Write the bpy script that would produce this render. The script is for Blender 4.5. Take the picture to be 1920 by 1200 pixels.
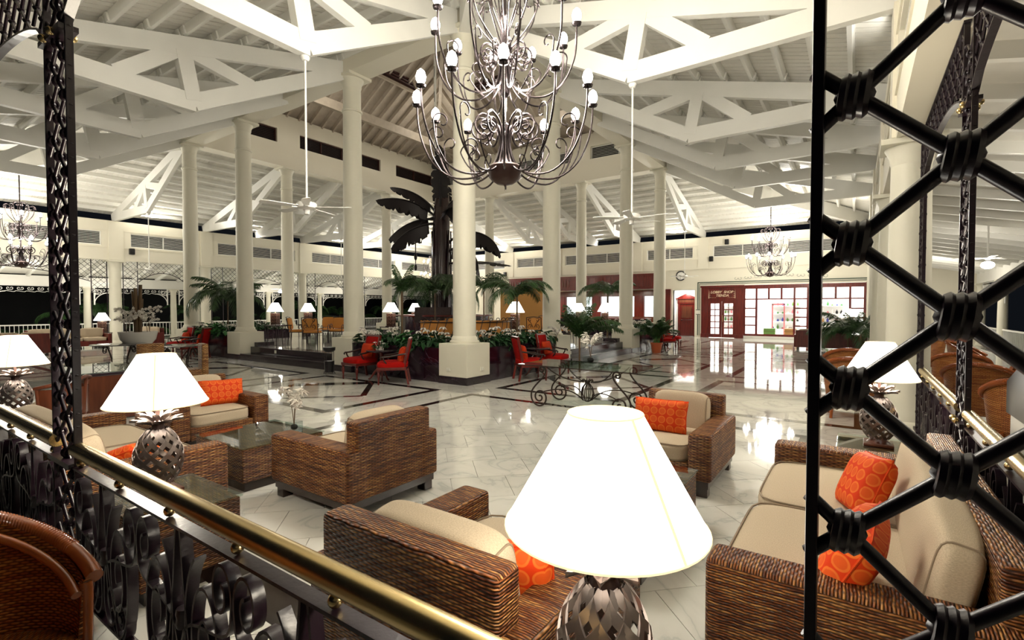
import bpy, bmesh, math, random
from mathutils import Vector, Matrix
random.seed(7)
for o in list(bpy.data.objects): bpy.data.objects.remove(o)
SC = bpy.context.scene; COL = SC.collection
PI = math.pi
# ---------------------------------------------------------------- camera
cam = bpy.data.cameras.new('camera'); camo = bpy.data.objects.new('camera', cam); COL.objects.link(camo)
cam.sensor_width = 36; cam.lens = 932.3/1920*36; cam.clip_start = .05; cam.clip_end = 300
cam.shift_y = 2.26/1920
camo.location = (0, 0, 1.7325)
camo.rotation_euler = (math.radians(90-1.5086), 0, math.radians(34.70-90))
SC.camera = camo
vs = SC.view_settings; vs.view_transform = 'Standard'; vs.look = 'None'; vs.gamma = 1; vs.exposure = 0.66
vs.use_curve_mapping = False
# ---------------------------------------------------------------- world: night, faint
W = bpy.data.worlds.new('night'); SC.world = W; W.use_nodes = True
W.node_tree.nodes['Background'].inputs[0].default_value = (.5, .6, .8, 1)
W.node_tree.nodes['Background'].inputs[1].default_value = .006
# plan of the building: a square platform with a tall colonnade, an aisle round it, outer walls
CX, CY = 15.89, 14.50            # centre
HI, HO = 6.98, 15.10             # half sides of the tall colonnade and of the outer wall
GU = [-6.98, -2.95, 2.91, 6.98]  # column lines
WARM = (1, .93, .80)
def lamp_light(kind, loc, power, color=WARM, size=.3, rot=(0,0,0), size_y=None, spread=None):
    l = bpy.data.lights.new('light', kind); l.energy = power; l.color = color
    if kind == 'POINT': l.shadow_soft_size = size
    if kind == 'AREA':
        l.shape = 'RECTANGLE'; l.size = size; l.size_y = size_y or size
        if spread: l.spread = spread
    if kind == 'SPOT':
        l.shadow_soft_size = size; l.spot_size = spread or 1.5; l.spot_blend = .8
    o = bpy.data.objects.new('light', l); COL.objects.link(o); o.location = loc; o.rotation_euler = rot
    return o
# cove lights lying on top of the outer wall band, shining up at the roof boards (far sides are lit harder)
COVE = {0: 160, 1: 160, 2: 3600, 3: 3600}
for k, p in COVE.items():
    a = (k-1)*PI/2
    R = Matrix.Rotation(a, 4, 'Z')
    for u in (-11, -5.5, 0, 5.5, 11):
        v = R @ Vector((u, -(HO+.02), 0))
        lamp_light('SPOT', (CX+v.x, CY+v.y, 6.0), p/5, (1, .96, .88), .12, (math.radians(90+30), 0, a), None, math.radians(130))
# added point lights without fittings, to brighten the lantern roof inside
for dx, dy in ((-3, 3), (3, -3), (3, 3), (-3, -3)): lamp_light('POINT', (CX+dx, CY+dy, 11.0), 55, WARM, .3)
# downlights recessed under the reception canopy
for y in (12.5, 15.5, 18.5, 20.5):
    lamp_light('AREA', (30.5, y, 2.9), 60, (1, .93, .8), .5, (0, 0, 0), .5)
# ---------------------------------------------------------------- materials
def nt(name):
    m = bpy.data.materials.new(name); m.use_nodes = True
    return m, m.node_tree.nodes, m.node_tree.links, m.node_tree.nodes['Principled BSDF']
def mat(name, c, rough=.5, metal=0, spec=None, coat=0, sheen=0, emit=None, es=0, bump=0, bscale=30, var=0, vscale=3):
    m, N, L, B = nt(name)
    B.inputs['Base Color'].default_value = (*c, 1); B.inputs['Roughness'].default_value = rough
    B.inputs['Metallic'].default_value = metal
    if spec is not None: B.inputs['Specular IOR Level'].default_value = spec
    if coat: B.inputs['Coat Weight'].default_value = coat; B.inputs['Coat Roughness'].default_value = .08
    if sheen: B.inputs['Sheen Weight'].default_value = sheen
    if emit: B.inputs['Emission Color'].default_value = (*emit, 1); B.inputs['Emission Strength'].default_value = es
    if var or bump:
        tc = N.new('ShaderNodeTexCoord')
    if var:
        n = N.new('ShaderNodeTexNoise'); n.inputs['Scale'].default_value = vscale; n.inputs['Detail'].default_value = 4
        L.new(tc.outputs['Object'], n.inputs['Vector'])
        mx = N.new('ShaderNodeMix'); mx.data_type = 'RGBA'
        mx.inputs[6].default_value = (*[x*(1-var) for x in c], 1); mx.inputs[7].default_value = (*[min(1, x*(1+var)) for x in c], 1)
        L.new(n.outputs['Fac'], mx.inputs[0]); L.new(mx.outputs[2], B.inputs['Base Color'])
    if bump:
        n = N.new('ShaderNodeTexNoise'); n.inputs['Scale'].default_value = bscale; n.inputs['Detail'].default_value = 3
        L.new(tc.outputs['Object'], n.inputs['Vector'])
        b = N.new('ShaderNodeBump'); b.inputs['Strength'].default_value = bump; b.inputs['Distance'].default_value = .01
        L.new(n.outputs['Fac'], b.inputs['Height']); L.new(b.outputs['Normal'], B.inputs['Normal'])
    return m
def math_node(N, L, op, a, b=None):
    n = N.new('ShaderNodeMath'); n.operation = op
    for i, x in enumerate((a, b)):
        if x is None: continue
        if hasattr(x, 'default_value') or hasattr(x, 'links'): L.new(x, n.inputs[i])
        else: n.inputs[i].default_value = x
    return n.outputs[0]
def ramp(N, L, fac, stops):
    r = N.new('ShaderNodeValToRGB'); e = r.color_ramp.elements
    while len(e) < len(stops): e.new(.5)
    for i, (p, c) in enumerate(stops): e[i].position = p; e[i].color = (*c, 1)
    L.new(fac, r.inputs[0]); return r.outputs[0]
def wicker(name, dark, mid, light, h=.016, p=.05, bump=.9):
    """woven strands: rows of height h passing over and under stakes at pitch p (metres, box-projected UV)"""
    m, N, L, B = nt(name)
    uv = N.new('ShaderNodeUVMap'); s = N.new('ShaderNodeSeparateXYZ'); L.new(uv.outputs[0], s.inputs[0])
    nz = N.new('ShaderNodeTexNoise'); nz.inputs['Scale'].default_value = 9; L.new(uv.outputs[0], nz.inputs['Vector'])
    wob = math_node(N, L, 'MULTIPLY', math_node(N, L, 'SUBTRACT', nz.outputs['Fac'], .5), h*1.3)
    v = math_node(N, L, 'DIVIDE', math_node(N, L, 'ADD', s.outputs[1], wob), h)
    row = math_node(N, L, 'FLOOR', v)
    fr = math_node(N, L, 'SUBTRACT', v, row)
    prof = math_node(N, L, 'SINE', math_node(N, L, 'MULTIPLY', fr, PI))
    par = math_node(N, L, 'MULTIPLY', math_node(N, L, 'MODULO', math_node(N, L, 'ABSOLUTE', row), 2.0), PI)
    cs = math_node(N, L, 'COSINE', math_node(N, L, 'ADD', math_node(N, L, 'MULTIPLY', s.outputs[0], 2*PI/p), par))
    over = math_node(N, L, 'ADD', math_node(N, L, 'MULTIPLY', cs, .4), .6)
    hgt = math_node(N, L, 'MULTIPLY', prof, over)
    # each strand its own tone
    cmb = N.new('ShaderNodeCombineXYZ'); L.new(math_node(N, L, 'MULTIPLY', s.outputs[0], 2.2), cmb.inputs[0]); L.new(math_node(N, L, 'MULTIPLY', row, 1.7), cmb.inputs[1])
    n2 = N.new('ShaderNodeTexNoise'); n2.inputs['Scale'].default_value = 2.5; n2.inputs['Detail'].default_value = 2; L.new(cmb.outputs[0], n2.inputs['Vector'])
    tone = ramp(N, L, n2.outputs['Fac'], [(.32, dark), (.48, mid), (.66, light)])
    mx = N.new('ShaderNodeMix'); mx.data_type = 'RGBA'
    L.new(math_node(N, L, 'MINIMUM', math_node(N, L, 'MULTIPLY', hgt, 1.9), 1.0), mx.inputs[0])
    mx.inputs[6].default_value = (*[x*.12 for x in dark], 1); L.new(tone, mx.inputs[7]); L.new(mx.outputs[2], B.inputs['Base Color'])  # shade in the gaps between strands is put into the base colour
    b = N.new('ShaderNodeBump'); b.inputs['Strength'].default_value = bump; b.inputs['Distance'].default_value = .012
    L.new(hgt, b.inputs['Height']); L.new(b.outputs['Normal'], B.inputs['Normal'])
    B.inputs['Roughness'].default_value = .45; B.inputs['Specular IOR Level'].default_value = .3
    return m
def marble(name, base, vein, rough=.07, rnd=.10):
    m, N, L, B = nt(name)
    tc = N.new('ShaderNodeTexCoord'); oi = N.new('ShaderNodeObjectInfo'); ge = N.new('ShaderNodeNewGeometry')
    n1 = N.new('ShaderNodeTexNoise'); n1.inputs['Scale'].default_value = 1.1; n1.inputs['Detail'].default_value = 6; n1.inputs['Distortion'].default_value = 1.6
    L.new(ge.outputs['Position'], n1.inputs['Vector'])
    v = math_node(N, L, 'ABSOLUTE', math_node(N, L, 'SUBTRACT', n1.outputs['Fac'], .5))
    c = ramp(N, L, v, [(0, vein), (.02, [b*.93 for b in base]), (.10, base)])
    at = N.new('ShaderNodeAttribute'); at.attribute_name = 'tint'
    t = math_node(N, L, 'ADD', math_node(N, L, 'MULTIPLY', math_node(N, L, 'ADD', oi.outputs['Random'], at.outputs['Fac']), rnd), 1-rnd)
    mx = N.new('ShaderNodeMix'); mx.data_type = 'RGBA'; mx.blend_type = 'MULTIPLY'; mx.inputs[0].default_value = 1
    L.new(c, mx.inputs[6]); L.new(t, mx.inputs[7]); L.new(mx.outputs[2], B.inputs['Base Color'])
    B.inputs['Roughness'].default_value = rough; B.inputs['IOR'].default_value = 1.75
    return m
def fabric(name, c, s=300, amt=.15, bump=.25):
    m, N, L, B = nt(name)
    uv = N.new('ShaderNodeUVMap'); mp = N.new('ShaderNodeMapping'); L.new(uv.outputs[0], mp.inputs[0]); mp.inputs['Scale'].default_value = (s*.35, s, 1)
    n = N.new('ShaderNodeTexNoise'); n.inputs['Scale'].default_value = 1; n.inputs['Detail'].default_value = 2; L.new(mp.outputs[0], n.inputs['Vector'])
    col = ramp(N, L, n.outputs['Fac'], [(.3, [x*(1-amt) for x in c]), (.7, [min(1, x*(1+amt)) for x in c])])
    L.new(col, B.inputs['Base Color']); B.inputs['Roughness'].default_value = .9; B.inputs['Specular IOR Level'].default_value = .15
    b = N.new('ShaderNodeBump'); b.inputs['Strength'].default_value = bump; b.inputs['Distance'].default_value = .003
    L.new(n.outputs['Fac'], b.inputs['Height']); L.new(b.outputs['Normal'], B.inputs['Normal'])
    return m
def ring_fabric(name, c, ringc, cell=.085):
    """printed circles in staggered rows"""
    m, N, L, B = nt(name)
    uv = N.new('ShaderNodeUVMap'); s = N.new('ShaderNodeSeparateXYZ'); L.new(uv.outputs[0], s.inputs[0])
    u = math_node(N, L, 'DIVIDE', s.outputs[0], cell); v = math_node(N, L, 'DIVIDE', s.outputs[1], cell)
    fu = math_node(N, L, 'SUBTRACT', math_node(N, L, 'FRACT', math_node(N, L, 'ADD', u, 50.0)), .5)
    fv = math_node(N, L, 'SUBTRACT', math_node(N, L, 'FRACT', math_node(N, L, 'ADD', v, 50.0)), .5)
    r = math_node(N, L, 'SQRT', math_node(N, L, 'ADD', math_node(N, L, 'MULTIPLY', fu, fu), math_node(N, L, 'MULTIPLY', fv, fv)))
    inner = [a*.55+b*.45 for a, b in zip(c, ringc)]
    col = ramp(N, L, r, [(0, inner), (.30, inner), (.34, ringc), (.42, ringc), (.46, c), (1, c)])
    L.new(col, B.inputs['Base Color']); B.inputs['Roughness'].default_value = .7; B.inputs['Specular IOR Level'].default_value = .2
    return m
def wood(name, a, b, rough=.3, scale=(2, 2, 14)):
    m, N, L, B = nt(name)
    tc = N.new('ShaderNodeTexCoord'); mp = N.new('ShaderNodeMapping'); mp.inputs['Scale'].default_value = (scale[2], scale[2], scale[0]); L.new(tc.outputs['Object'], mp.inputs[0])
    n = N.new('ShaderNodeTexNoise'); n.inputs['Scale'].default_value = 1; n.inputs['Detail'].default_value = 4; L.new(mp.outputs[0], n.inputs['Vector'])
    L.new(ramp(N, L, n.outputs['Fac'], [(.3, a), (.7, b)]), B.inputs['Base Color'])
    B.inputs['Roughness'].default_value = rough; B.inputs['Coat Weight'].default_value = .3; B.inputs['Coat Roughness'].default_value = .15
    return m
def glass(name, tint=(.9, .95, .93), refl=1.45):
    m, N, L, B = nt(name); N.remove(B)
    out = N['Material Output']; f = N.new('ShaderNodeFresnel'); f.inputs[0].default_value = refl
    t = N.new('ShaderNodeBsdfTransparent'); t.inputs[0].default_value = (*tint, 1)
    g = N.new('ShaderNodeBsdfGlossy'); g.inputs['Roughness'].default_value = .01
    ge = N.new('ShaderNodeNewGeometry'); fr = math_node(N, L, 'MULTIPLY', f.outputs[0], math_node(N, L, 'SUBTRACT', 1.0, ge.outputs['Backfacing']))
    mx = N.new('ShaderNodeMixShader'); L.new(fr, mx.inputs[0]); L.new(t.outputs[0], mx.inputs[1]); L.new(g.outputs[0], mx.inputs[2]); L.new(mx.outputs[0], out.inputs[0])
    return m
M = {}
M['cream'] = mat('cream_plaster', (.73, .70, .58), .55, var=.05, vscale=1.5)
M['wallc'] = mat('cream_wall', (.75, .71, .59), .6, var=.04, vscale=.8)
M['white'] = mat('white_timber', (.80, .79, .74), .45, var=.05, vscale=2, bump=.08, bscale=25)
M['board'] = mat('white_boards', (.74, .72, .66), .5, var=.12, vscale=4)
M['whitegloss'] = mat('white_enamel', (.85, .84, .80), .25)
M['marble'] = marble('polished_marble', (.66, .65, .60), (.50, .50, .47), .04)
M['grout'] = mat('grout', (.22, .21, .19), .6)
M['granite'] = marble('dark_granite', (.016, .006, .013), (.05, .03, .045), .16, .2)
M['band'] = marble('brown_granite', (.020, .012, .010), (.05, .035, .03), .07, .2)
M['brass'] = mat('polished_brass', (.62, .47, .22), .27, 1)
M['iron'] = mat('wrought_iron', (.011, .0040, .0085), .33, 0, bump=.12, bscale=40)
M['ironbrown'] = mat('brown_iron', (.030, .016, .012), .38, .5)
M['chrome'] = mat('dark_pewter', (.075, .06, .062), .27, 1)
M['wicker'] = wicker('woven_wicker', (.070, .015, .004), (.24, .072, .017), (.50, .235, .068), .0125, .06, 1.0)
M['wickerfine'] = wicker('woven_wicker_far', (.15, .05, .012), (.34, .15, .04), (.6, .34, .12), .02, .06, .6)
M['rattan'] = wicker('orange_rattan', (.26, .06, .010), (.42, .13, .022), (.58, .24, .055), .011, .035, .6)
M['cane'] = mat('varnished_cane', (.30, .075, .015), .2, coat=.6, var=.25, vscale=8)
M['linen'] = fabric('beige_linen', (.47, .385, .28))
M['linenpipe'] = mat('beige_piping', (.25, .19, .13), .8)
M['orange'] = ring_fabric('orange_ring_print', (.62, .040, .004), (.72, .15, .02))
M['orangeplain'] = fabric('orange_cloth', (.60, .06, .01), 200, .12)
M['ochre'] = fabric('ochre_canvas', (.62, .27, .07), 200, .10)
M['red'] = fabric('red_velvet', (.36, .004, .002), 200, .12)
M['redpillow'] = fabric('rust_red_cloth', (.50, .042, .010), 200, .15)
M['redwood'] = wood('red_mahogany', (.075, .005, .004), (.155, .014, .008), .28)
M['darkwood'] = wood('dark_stained_wood', (.012, .006, .005), (.030, .013, .009), .25)
M['brownwood'] = wood('reddish_brown_wood', (.07, .018, .008), (.13, .035, .014), .3)
M['louverbrown'] = mat('brown_louver', (.055, .014, .010), .5)
M['rafter'] = mat('aged_rafter', (.42, .36, .29), .6, var=.2, vscale=5)
M['glass'] = glass('table_glass', (.78, .86, .82), 1.7)
M['pane'] = glass('window_pane', (.97, .98, .98), 1.3)
M['clear'] = glass('clear_vase', (.92, .95, .95), 1.35)
M['bronze'] = mat('pierced_bronze', (.26, .21, .185), .34, .9, var=.3, vscale=14)
M['bronzedark'] = mat('dark_bronze', (.07, .04, .035), .4, .6)
M['palm'] = mat('palm_green', (.028, .070, .018), .4, var=.5, vscale=3)
M['leaf'] = mat('leaf_green', (.014, .055, .016), .35, var=.6, vscale=4)
M['leafbright'] = mat('bright_leaf', (.05, .20, .05), .4, var=.4, vscale=4)
M['petal'] = mat('white_petal', (.80, .76, .70), .6)
M['stem'] = mat('brown_stem', (.10, .055, .02), .6)
M['trunk'] = mat('maroon_lacquer_trunk', (.020, .005, .007), .22, .2, coat=.4, var=.3, vscale=2)
M['blackleaf'] = mat('black_metal_leaf', (.006, .003, .005), .4, .2)
M['terracotta'] = mat('orange_terracotta', (.42, .085, .025), .5)
M['pottery'] = mat('white_pottery', (.72, .70, .64), .25)
M['soil'] = mat('dark_soil', (.01, .008, .006), .9)
M['black'] = mat('black_plastic', (.006, .006, .007), .4)
M['socket'] = mat('ivory_plastic', (.80, .78, .68), .3)
M['deck'] = mat('dark_gap_deck', (.05, .045, .04), .8)  # deck darkened in colour so the gaps between boards read dark
M['night'] = mat('night_wall', (.004, .004, .005), .9)
M['ochrewall'] = mat('ochre_wall', (.60, .30, .08), .6)
M['greenpaint'] = mat('dark_green_paint', (.03, .06, .04), .6)
M['signgold'] = mat('pale_gold_lettering', (.75, .60, .42), .4)
M['ink'] = mat('black_ink', (.01, .01, .01), .5)
M['goodsgreen'] = mat('green_case', (.10, .22, .04), .4)
M['goodstan'] = mat('tan_case', (.38, .20, .06), .4)
M['goodsblue'] = mat('blue_goods', (.05, .06, .35), .5)
M['goodspink'] = mat('pink_goods', (.6, .18, .2), .5)
M['goodsred'] = mat('red_goods', (.6, .02, .03), .5)
M['shopwall'] = mat('white_shop_wall', (.9, .9, .88), .5)
M['tablestone'] = mat('dark_tabletop', (.03, .02, .025), .12)
def emis(name, c, s):
    m, N, L, B = nt(name); N.remove(B); e = N.new('ShaderNodeEmission'); e.inputs[0].default_value = (*c, 1); e.inputs[1].default_value = s
    L.new(e.outputs[0], N['Material Output'].inputs[0]); return m
M['bulb'] = emis('lit_bulb', (1, .95, .86), 30)
M['lampbase'] = mat('patterned_brown', (.05, .018, .010), .4)
M['lamppat'] = mat('tan_relief', (.17, .07, .035), .5)
M['shade'] = emis('lit_linen_shade', (1, .95, .84), 4.5)
M['shaderim'] = mat('shade_binding', (.75, .58, .30), .6, emit=(1, .82, .48), es=.75)
M['strip'] = emis('lit_strip', (1, .95, .85), 2.0)
M['screen'] = emis('lit_backdrop', (.92, 1, .98), 1.1)
# ---------------------------------------------------------------- helpers
def NB(): return bmesh.new()
def box(bm, x0, x1, y0, y1, z0, z1, bev=0, M4=None, seg=2):
    mt = Matrix.Translation(((x0+x1)/2, (y0+y1)/2, (z0+z1)/2)) @ Matrix.Diagonal((abs(x1-x0), abs(y1-y0), abs(z1-z0), 1))
    if M4: mt = M4 @ mt
    r = bmesh.ops.create_cube(bm, size=1, matrix=mt); vs_ = r['verts']
    if bev:
        ed = list({e for v in vs_ for e in v.link_edges})
        bmesh.ops.bevel(bm, geom=ed, offset=bev, segments=seg, affect='EDGES', profile=.6)
    return vs_
def bar(bm, a, b, w, h, up=(0, 0, 1)):
    """rectangular bar from a to b, w across, h deep"""
    a, b = Vector(a), Vector(b); d = b-a; L = d.length; d.normalize(); up = Vector(up)
    s = d.cross(up)
    if s.length < 1e-5: s = d.cross(Vector((1, 0, 0)))
    s.normalize(); t = s.cross(d).normalized()
    mt = Matrix((( *[d.x, s.x, t.x], (a.x+b.x)/2), (d.y, s.y, t.y, (a.y+b.y)/2), (d.z, s.z, t.z, (a.z+b.z)/2), (0, 0, 0, 1)))
    bmesh.ops.create_cube(bm, size=1, matrix=mt @ Matrix.Diagonal((L, w, h, 1)))
def tube(bm, pts, r, n=8, cap=True, closed=False, squash=1):
    P = [Vector(p) for p in pts]; m = len(P)
    rs = r if isinstance(r, (list, tuple)) else [r]*m
    T = []
    for i in range(m):
        if closed: t = P[(i+1) % m]-P[i-1]
        else: t = P[min(i+1, m-1)]-P[max(i-1, 0)]
        T.append(t.normalized() if t.length > 1e-9 else Vector((0, 0, 1)))
    u = T[0].orthogonal().normalized(); rings = []
    for i in range(m):
        if i:
            u = u - T[i]*u.dot(T[i])
            u = u.normalized() if u.length > 1e-6 else T[i].orthogonal().normalized()
        v = T[i].cross(u)
        rings.append([bm.verts.new(P[i]+(u*math.cos(2*PI*k/n)+v*math.sin(2*PI*k/n)*squash)*rs[i]) for k in range(n)])
    for i in range(m if closed else m-1):
        A, B_ = rings[i], rings[(i+1) % m]
        for k in range(n): bm.faces.new((A[k], A[(k+1) % n], B_[(k+1) % n], B_[k]))
    if cap and not closed:
        bm.faces.new(rings[0][::-1]); bm.faces.new(rings[-1])
def ribbon(bm, pts, w, t, nrm, closed=False):
    """flat bar swept along pts; w across along nrm, t thick"""
    P = [Vector(p) for p in pts]; m = len(P); nv = Vector(nrm).normalized(); R = []
    for i in range(m):
        d = (P[(i+1) % m]-P[i-1]) if closed else P[min(i+1, m-1)]-P[max(i-1, 0)]
        s = d.cross(nv).normalized()*t/2; h = nv*w/2
        R.append([bm.verts.new(P[i]+q) for q in (s+h, s-h, -s-h, -s+h)])
    for i in range(m if closed else m-1):
        A, B_ = R[i], R[(i+1) % m]
        for k in range(4): bm.faces.new((A[k], A[(k+1) % 4], B_[(k+1) % 4], B_[k]))
    if not closed: bm.faces.new(R[0][::-1]); bm.faces.new(R[-1])
def lathe(bm, prof, n=24, c=(0, 0, 0), cap=True):
    R = []
    for r, z in prof:
        R.append([bm.verts.new((c[0]+r*math.cos(2*PI*k/n), c[1]+r*math.sin(2*PI*k/n), c[2]+z)) for k in range(n)])
    for i in range(len(R)-1):
        for k in range(n): bm.faces.new((R[i][k], R[i][(k+1) % n], R[i+1][(k+1) % n], R[i+1][k]))
    if cap:
        bm.faces.new(R[0][::-1]); bm.faces.new(R[-1])
def prism(bm, poly, y0, y1, f=None):
    """poly in (x,z), extruded in y"""
    f = f or (lambda x, y, z: (x, y, z))
    A = [bm.verts.new(f(x, y0, z)) for x, z in poly]; B_ = [bm.verts.new(f(x, y1, z)) for x, z in poly]; n = len(poly)
    bm.faces.new(A); bm.faces.new(B_[::-1])
    for k in range(n): bm.faces.new((A[k], B_[k], B_[(k+1) % n], A[(k+1) % n]))
def sphere(bm, c, r, n=12, sx=1, sy=1, sz=1):
    bmesh.ops.create_uvsphere(bm, u_segments=n, v_segments=max(6, n//2), radius=1, matrix=Matrix.Translation(c) @ Matrix.Diagonal((r*sx, r*sy, r*sz, 1)))
def cushion(bm, w, d, h, c=(0, 0, 0), ex=5.0, n=14, puff=.0, M4=None):
    """rounded, slightly puffed block"""
    V = {}
    def vert(x, y, z):
        key = (round(x, 5), round(y, 5), round(z, 5))
        if key not in V:
            k = (abs(x)**ex+abs(y)**ex+abs(z)**ex)**(1/ex)
            x, y, z = x/k, y/k, z/k
            p = Vector((x*w/2, y*d/2, z*h/2*(1+puff*(1-x*x)*(1-y*y)*2)))
            if M4: p = M4 @ p
            V[key] = bm.verts.new(p+Vector(c))
        return V[key]
    g = [math.sin(PI/2*(2*i/n-1))*.5+(2*i/n-1)*.5 for i in range(n+1)]
    for ax in range(3):
        for s in (-1, 1):
            def P(i, j):
                q = [g[i], g[j]]; q.insert(ax, s); return vert(*q)
            for i in range(n):
                for j in range(n): bm.faces.new((P(i, j), P(i+1, j), P(i+1, j+1), P(i, j+1)))
def pillow_mesh(bm, w, h, t):
    """square throw pillow standing in the xz plane, thin at its edges"""
    n = 14; top = []; bot = []
    for s, store in ((1, top), (-1, bot)):
        for i in range(n+1):
            row = []
            for j in range(n+1):
                a, b = i/n*2-1, j/n*2-1
                e = ((1-a**4)*(1-b**4))
                pull = 1-.06*(1-abs(a))*abs(b)**3*0-.05*(a*a*b*b)*0
                x = a*w/2*(1-.07*(1-b*b)*0-.06*(1-abs(b)**2)*abs(a)**6)
                z = b*h/2*(1-.06*(1-abs(a)**2)*abs(b)**6)
                row.append(bm.verts.new((x, s*t/2*max(e, 0)**.5+s*.004, z)))
            store.append(row)
    for st, fl in ((top, 1), (bot, 0)):
        for i in range(n):
            for j in range(n):
                q = (st[i][j], st[i+1][j], st[i+1][j+1], st[i][j+1])
                bm.faces.new(q[::-1] if fl else q)
    for i in range(n):
        for (A, B_) in ((top[i][0], top[i+1][0]), ):
            bm.faces.new((top[i][0], top[i+1][0], bot[i+1][0], bot[i][0])); bm.faces.new((top[i+1][n], top[i][n], bot[i][n], bot[i+1][n]))
            bm.faces.new((top[0][i+1], top[0][i], bot[0][i], bot[0][i+1])); bm.faces.new((top[n][i], top[n][i+1], bot[n][i+1], bot[n][i]))
def spiral(c, r0, r1, a0, a1, n=28):
    """2d spiral points"""
    return [(c[0]+(r0+(r1-r0)*i/n)*math.cos(a0+(a1-a0)*i/n), c[1]+(r0+(r1-r0)*i/n)*math.sin(a0+(a1-a0)*i/n)) for i in range(n+1)]
def bez(p0, p1, p2, p3, n=12):
    p0, p1, p2, p3 = map(Vector, (p0, p1, p2, p3)); o = []
    for i in range(n+1):
        t = i/n; o.append(p0*(1-t)**3+p1*3*t*(1-t)**2+p2*3*t*t*(1-t)+p3*t**3)
    return o
def crv(P, n=6):
    """smooth curve through points"""
    P = [Vector(p) for p in P]; o = []
    for i in range(len(P)-1):
        a, b, c, d = P[max(i-1, 0)], P[i], P[i+1], P[min(i+2, len(P)-1)]
        for k in range(n):
            t = k/n; o.append(.5*((2*b)+(c-a)*t+(2*a-5*b+4*c-d)*t*t+(3*b-a-3*c+d)*t**3))
    return o+[P[-1]]
ORDN = ['first', 'second', 'third', 'fourth', 'fifth', 'sixth', 'seventh', 'eighth', 'ninth', 'tenth', 'eleventh', 'twelfth', 'thirteenth', 'fourteenth', 'fifteenth', 'sixteenth']
def mesh(name, bm, m, smooth=None, uv=False, tint=False):
    me = bpy.data.meshes.new(name)
    bmesh.ops.recalc_face_normals(bm, faces=bm.faces)
    if uv:
        ul = bm.loops.layers.uv.new('UVMap')
        for f in bm.faces:
            n = f.normal; ax = max(range(3), key=lambda i: abs(n[i]))
            for l in f.loops:
                c = l.vert.co
                l[ul].uv = (c.y, c.z) if ax == 0 else (c.x, c.z) if ax == 1 else (c.y, c.x)
    bm.to_mesh(me); bm.free()
    me.materials.append(M[m] if isinstance(m, str) else m)
    if smooth:
        me.polygons.foreach_set('use_smooth', [True]*len(me.polygons))
        me.set_sharp_from_angle(angle=math.radians(smooth))
    return me
UVM = {'wicker', 'wickerfine', 'rattan', 'linen', 'orange', 'orangeplain', 'ochre', 'red', 'redpillow'}
def obj(name, bm, m, parent=None, smooth=None, loc=None, rot=None, label=None):
    me = bm if isinstance(bm, bpy.types.Mesh) else mesh(name, bm, m, smooth, uv=(m in UVM))
    o = bpy.data.objects.new(name, me); COL.objects.link(o)
    if parent: o.parent = parent
    if loc: o.location = loc
    if rot: o.rotation_euler = rot
    if label: o['label'] = label
    return o
def tag(o, label, cat, group=None):
    o['label'] = label; o['category'] = cat
    if group: o['group'] = group
    return o
def thing(name, label, cat, loc=(0, 0, 0), rz=0, group=None, scale=None):
    o = bpy.data.objects.new(name, None); COL.objects.link(o); o.empty_display_size = .1
    o.location = loc; o.rotation_euler = (0, 0, rz)
    if scale: o.scale = (scale,)*3
    return tag(o, label, cat, group)
def struct(o): o['kind'] = 'structure'; return o
def stuff(o): o['kind'] = 'stuff'; return o
def dup(root, loc, rz=0, label=None, group=None, scale=None):
    r = root.copy(); COL.objects.link(r); r.location = loc; r.rotation_euler = (0, 0, rz)
    if scale: r.scale = (scale,)*3
    if label: r['label'] = label
    if group: r['group'] = group
    for ch in list(root.children):
        c = ch.copy(); COL.objects.link(c); c.parent = r
        for g in list(ch.children):
            d = g.copy(); COL.objects.link(d); d.parent = c
    return r
SIDE_ROT = [(k-1)*PI/2 for k in range(4)]       # 0 near left, 1 near right, 2 far right, 3 far left
def side(o, k):
    """put an object built in side coordinates (x along, y = -(distance from the centre)) on side k"""
    o.location = (CX, CY, 0); o.rotation_euler = (0, 0, SIDE_ROT[k]); return o
def sidept(k, x, y, z=0):
    v = Matrix.Rotation(SIDE_ROT[k], 3, 'Z') @ Vector((x, y, z)); return Vector((CX+v.x, CY+v.y, z))
def lin(a, b, n): return [a+(b-a)*i/(n-1) for i in range(n)]
ORD = ['nearest', 'second', 'third', 'fourth', 'fifth']
# ================================================================ FLOOR
bm = NB(); box(bm, -8, 48, -14, 48, -.14, -.012)
floor = struct(obj('floor', bm, 'grout'))
TS = .56; c45 = math.cos(PI/4)
tile_pos = []
for i in range(-6, 76):
    off = .5*(i % 2)
    for j in range(-50, 50):
        a, b = (i+.5)*TS, (j+off)*TS
        x, y = (a-b)*c45, (a+b)*c45
        if not (-2 < x < 36 and -5 < y < 37): continue
        if 9.0 < x < 22.7 and 7.6 < y < 21.3: continue
        fx, fy = x*.8221+y*.5693, x*.5693-y*.8221
        if fx < .4 or abs(fy) > fx*1.12+1.2: continue
        tile_pos.append((fx, x, y))
tile_pos.sort()
bm = NB(); g = .0022; box(bm, -TS/2+g, TS/2-g, -TS/2+g, TS/2-g, -.012, 0)
tme = mesh('tile', bm, 'marble')
shown = [t for t in tile_pos if t[0] > 1.9]
near, far = shown[:300], shown[300:]+[t for t in tile_pos if t[0] <= 1.9]
for d, x, y in near:
    o = obj('tile', tme, None, floor, loc=(x, y, random.uniform(-.0004, .0004)), rot=(0, 0, PI/4+random.choice((0, PI/2, PI))))
vsl, fcs, tn = [], [], []
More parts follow.
